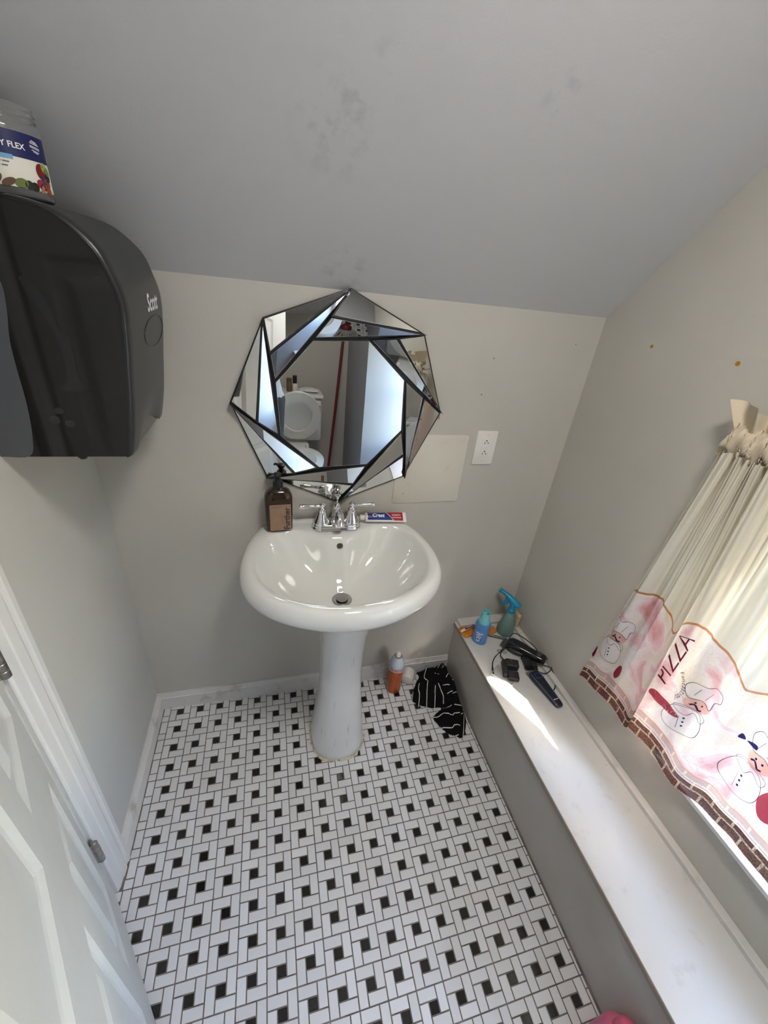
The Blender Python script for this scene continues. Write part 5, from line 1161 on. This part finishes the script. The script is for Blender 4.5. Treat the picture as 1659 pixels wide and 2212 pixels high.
# arms up to the phone
PHC = Vector((.4076-.030*fw.x*1, -1.2088, 1.6213)) - fw*.030
PHC = CAMP - fw*.028 - u2*.045
for sx_, hand in ((-1, PHC - r2*.052 - u2*.020), (1, PHC + r2*.052 - u2*.020)):
    sh_ = Vector((PX+sx_*.165, PYY, 1.365)); wr_p = hand - fw*.055 - u2*.055 + r2*sx_*.012; mid_ = (sh_+wr_p)/2; el = Vector((mid_.x+sx_*.055, mid_.y-.03, mid_.z-.13))
    cap(b, [sh_, sh_.lerp(el, .5), el, el.lerp(wr_p, .35), wr_p], [.056,.047,.040,.038,.026])
    palm = hand - fw*.016 - u2*.012
    cap(b, [wr_p, (wr_p+palm)/2, palm], [.026,.031,.028])
    for k in range(4):
        base = palm + u2*(.030-.019*k) ; q1 = base + r2*sx_*.006 - fw*.010 + u2*.004; q2 = base - r2*sx_*.022 - fw*(-.004) ; q3 = base - r2*sx_*(.040-.004*abs(k-1)) - fw*.001
        cap(b, [base + r2*sx_*.004, q1, q2, q3], [.0092,.0088,.0082,.0072])
    cap(b, [palm + r2*sx_*.006 - u2*.012, palm + fw*.000 + u2*.018 + r2*sx_*.004 - fw*.014, palm + u2*.040 - fw*.012 - r2*sx_*.010], [.0115,.0105,.0088])
# head turned to the phone
HC = Vector((PX+.012, PYY+.030, 1.600))
b.ball(HC, .092, 26, 18, None, (.82, 1.02, 1.20)); b.ball(HC+Vector((0,.030,-.055)), .060, 20, 12, None, (.88,.95,.95))
cap(b, [HC+Vector((0,.088,.010)), HC+Vector((0,.108,-.022))], [.010,.0145])
cap(b, [HC+Vector((-.020,.088,-.052)), HC+Vector((.020,.088,-.052))], [.0075,.0075])
for sx_ in (-1, 1): b.ball(HC+Vector((sx_*.078,0,-.005)), .026, 14, 8, None, (.35,.75,1.2)); b.ball(HC+Vector((sx_*.031,.084,.012)), .0125, 12, 8)
raw = b.build('person_raw', M['black'], None, smooth=0)
rm = raw.modifiers.new('r', 'REMESH'); rm.mode = 'VOXEL'; rm.voxel_size = .0062
sm = raw.modifiers.new('s', 'SMOOTH'); sm.iterations = 3; sm.factor = .5
dg = bpy.context.evaluated_depsgraph_get(); me = bpy.data.meshes.new_from_object(raw.evaluated_get(dg)); bpy.data.objects.remove(raw)
me.materials.clear()
for m_ in (noisy(mat('grey_shirt', srgb(156,160,168), .85), None, bump=.4, bscale=60), mat('dark_trousers', srgb(38,40,48), .85), mat('skin', srgb(176,122,98), .5, 0, Subsurface_Weight=.1), mat('shoe_black', srgb(24,24,26), .5)): me.materials.append(m_)
for p in me.polygons:
    c = p.center; dh = (c-PHC).length
    p.material_index = 3 if c.z < .075 else 1 if c.z < .93 else 2 if (c.z > 1.435 and (c-Vector((PX, PYY, 1.5))).xy.length < .13) or dh < .17 else 0
me.shade_smooth(); bo = bpy.data.objects.new('body', me); COL.objects.link(bo); bo.parent = pe; bo.location = -Vector(pe.location)
b = MB(); b.ball(HC+Vector((0,-.012,.022)), .103, 26, 18, None, (.84, 1.0, 1.06)); 
b.v = [(x, y, z) if not (y > HC.y+.045 and z < HC.z+.060) else (HC.x+(x-HC.x)*.78, HC.y+(y-HC.y)*.35, HC.z+.02+(z-HC.z)*.3) for x, y, z in b.v]
b.tube([HC+Vector((0,-.085,0)), HC+Vector((.0,-.12,-.12)), HC+Vector((.02,-.13,-.30))], [.055,.050,.018], 16)
o = b.build('hair', mat('dark_hair', srgb(30,24,22), .5), pe, smooth=60); o.location = -Vector(pe.location)
for sx_ in (-1, 1):
    b = MB(); b.ball(HC+Vector((sx_*.031,.0905,.012)), .0085, 12, 8); o = b.build('eye', mat('eye_dark', srgb(40,30,26), .2), pe); o.location = -Vector(pe.location)
ph_ = thing('phone', 'black phone held up by the person taking the picture', 'phone', tuple(PHC))
ph_.rotation_euler = cam.matrix_world.to_euler()
b = MB(); plate(b, .0365, .078, .010, .0085, .001, T=TR(0,0,-.004)); b.build('phone_body', M['black'], ph_, smooth=40)
b = MB(); b.box((-.034,-.075,.0046),(.034,.075,.0049)); b.build('phone_screen', mat('phone_glass', (.01,.01,.012,1), .05), ph_, smooth=0)
b = MB()
b.lathe([(.006,-.0062),(.006,-.004)], 18, TR(.018,.055,0)); b.build('phone_lens', mat('lens_glass', (.01,.01,.02,1), .03), ph_)
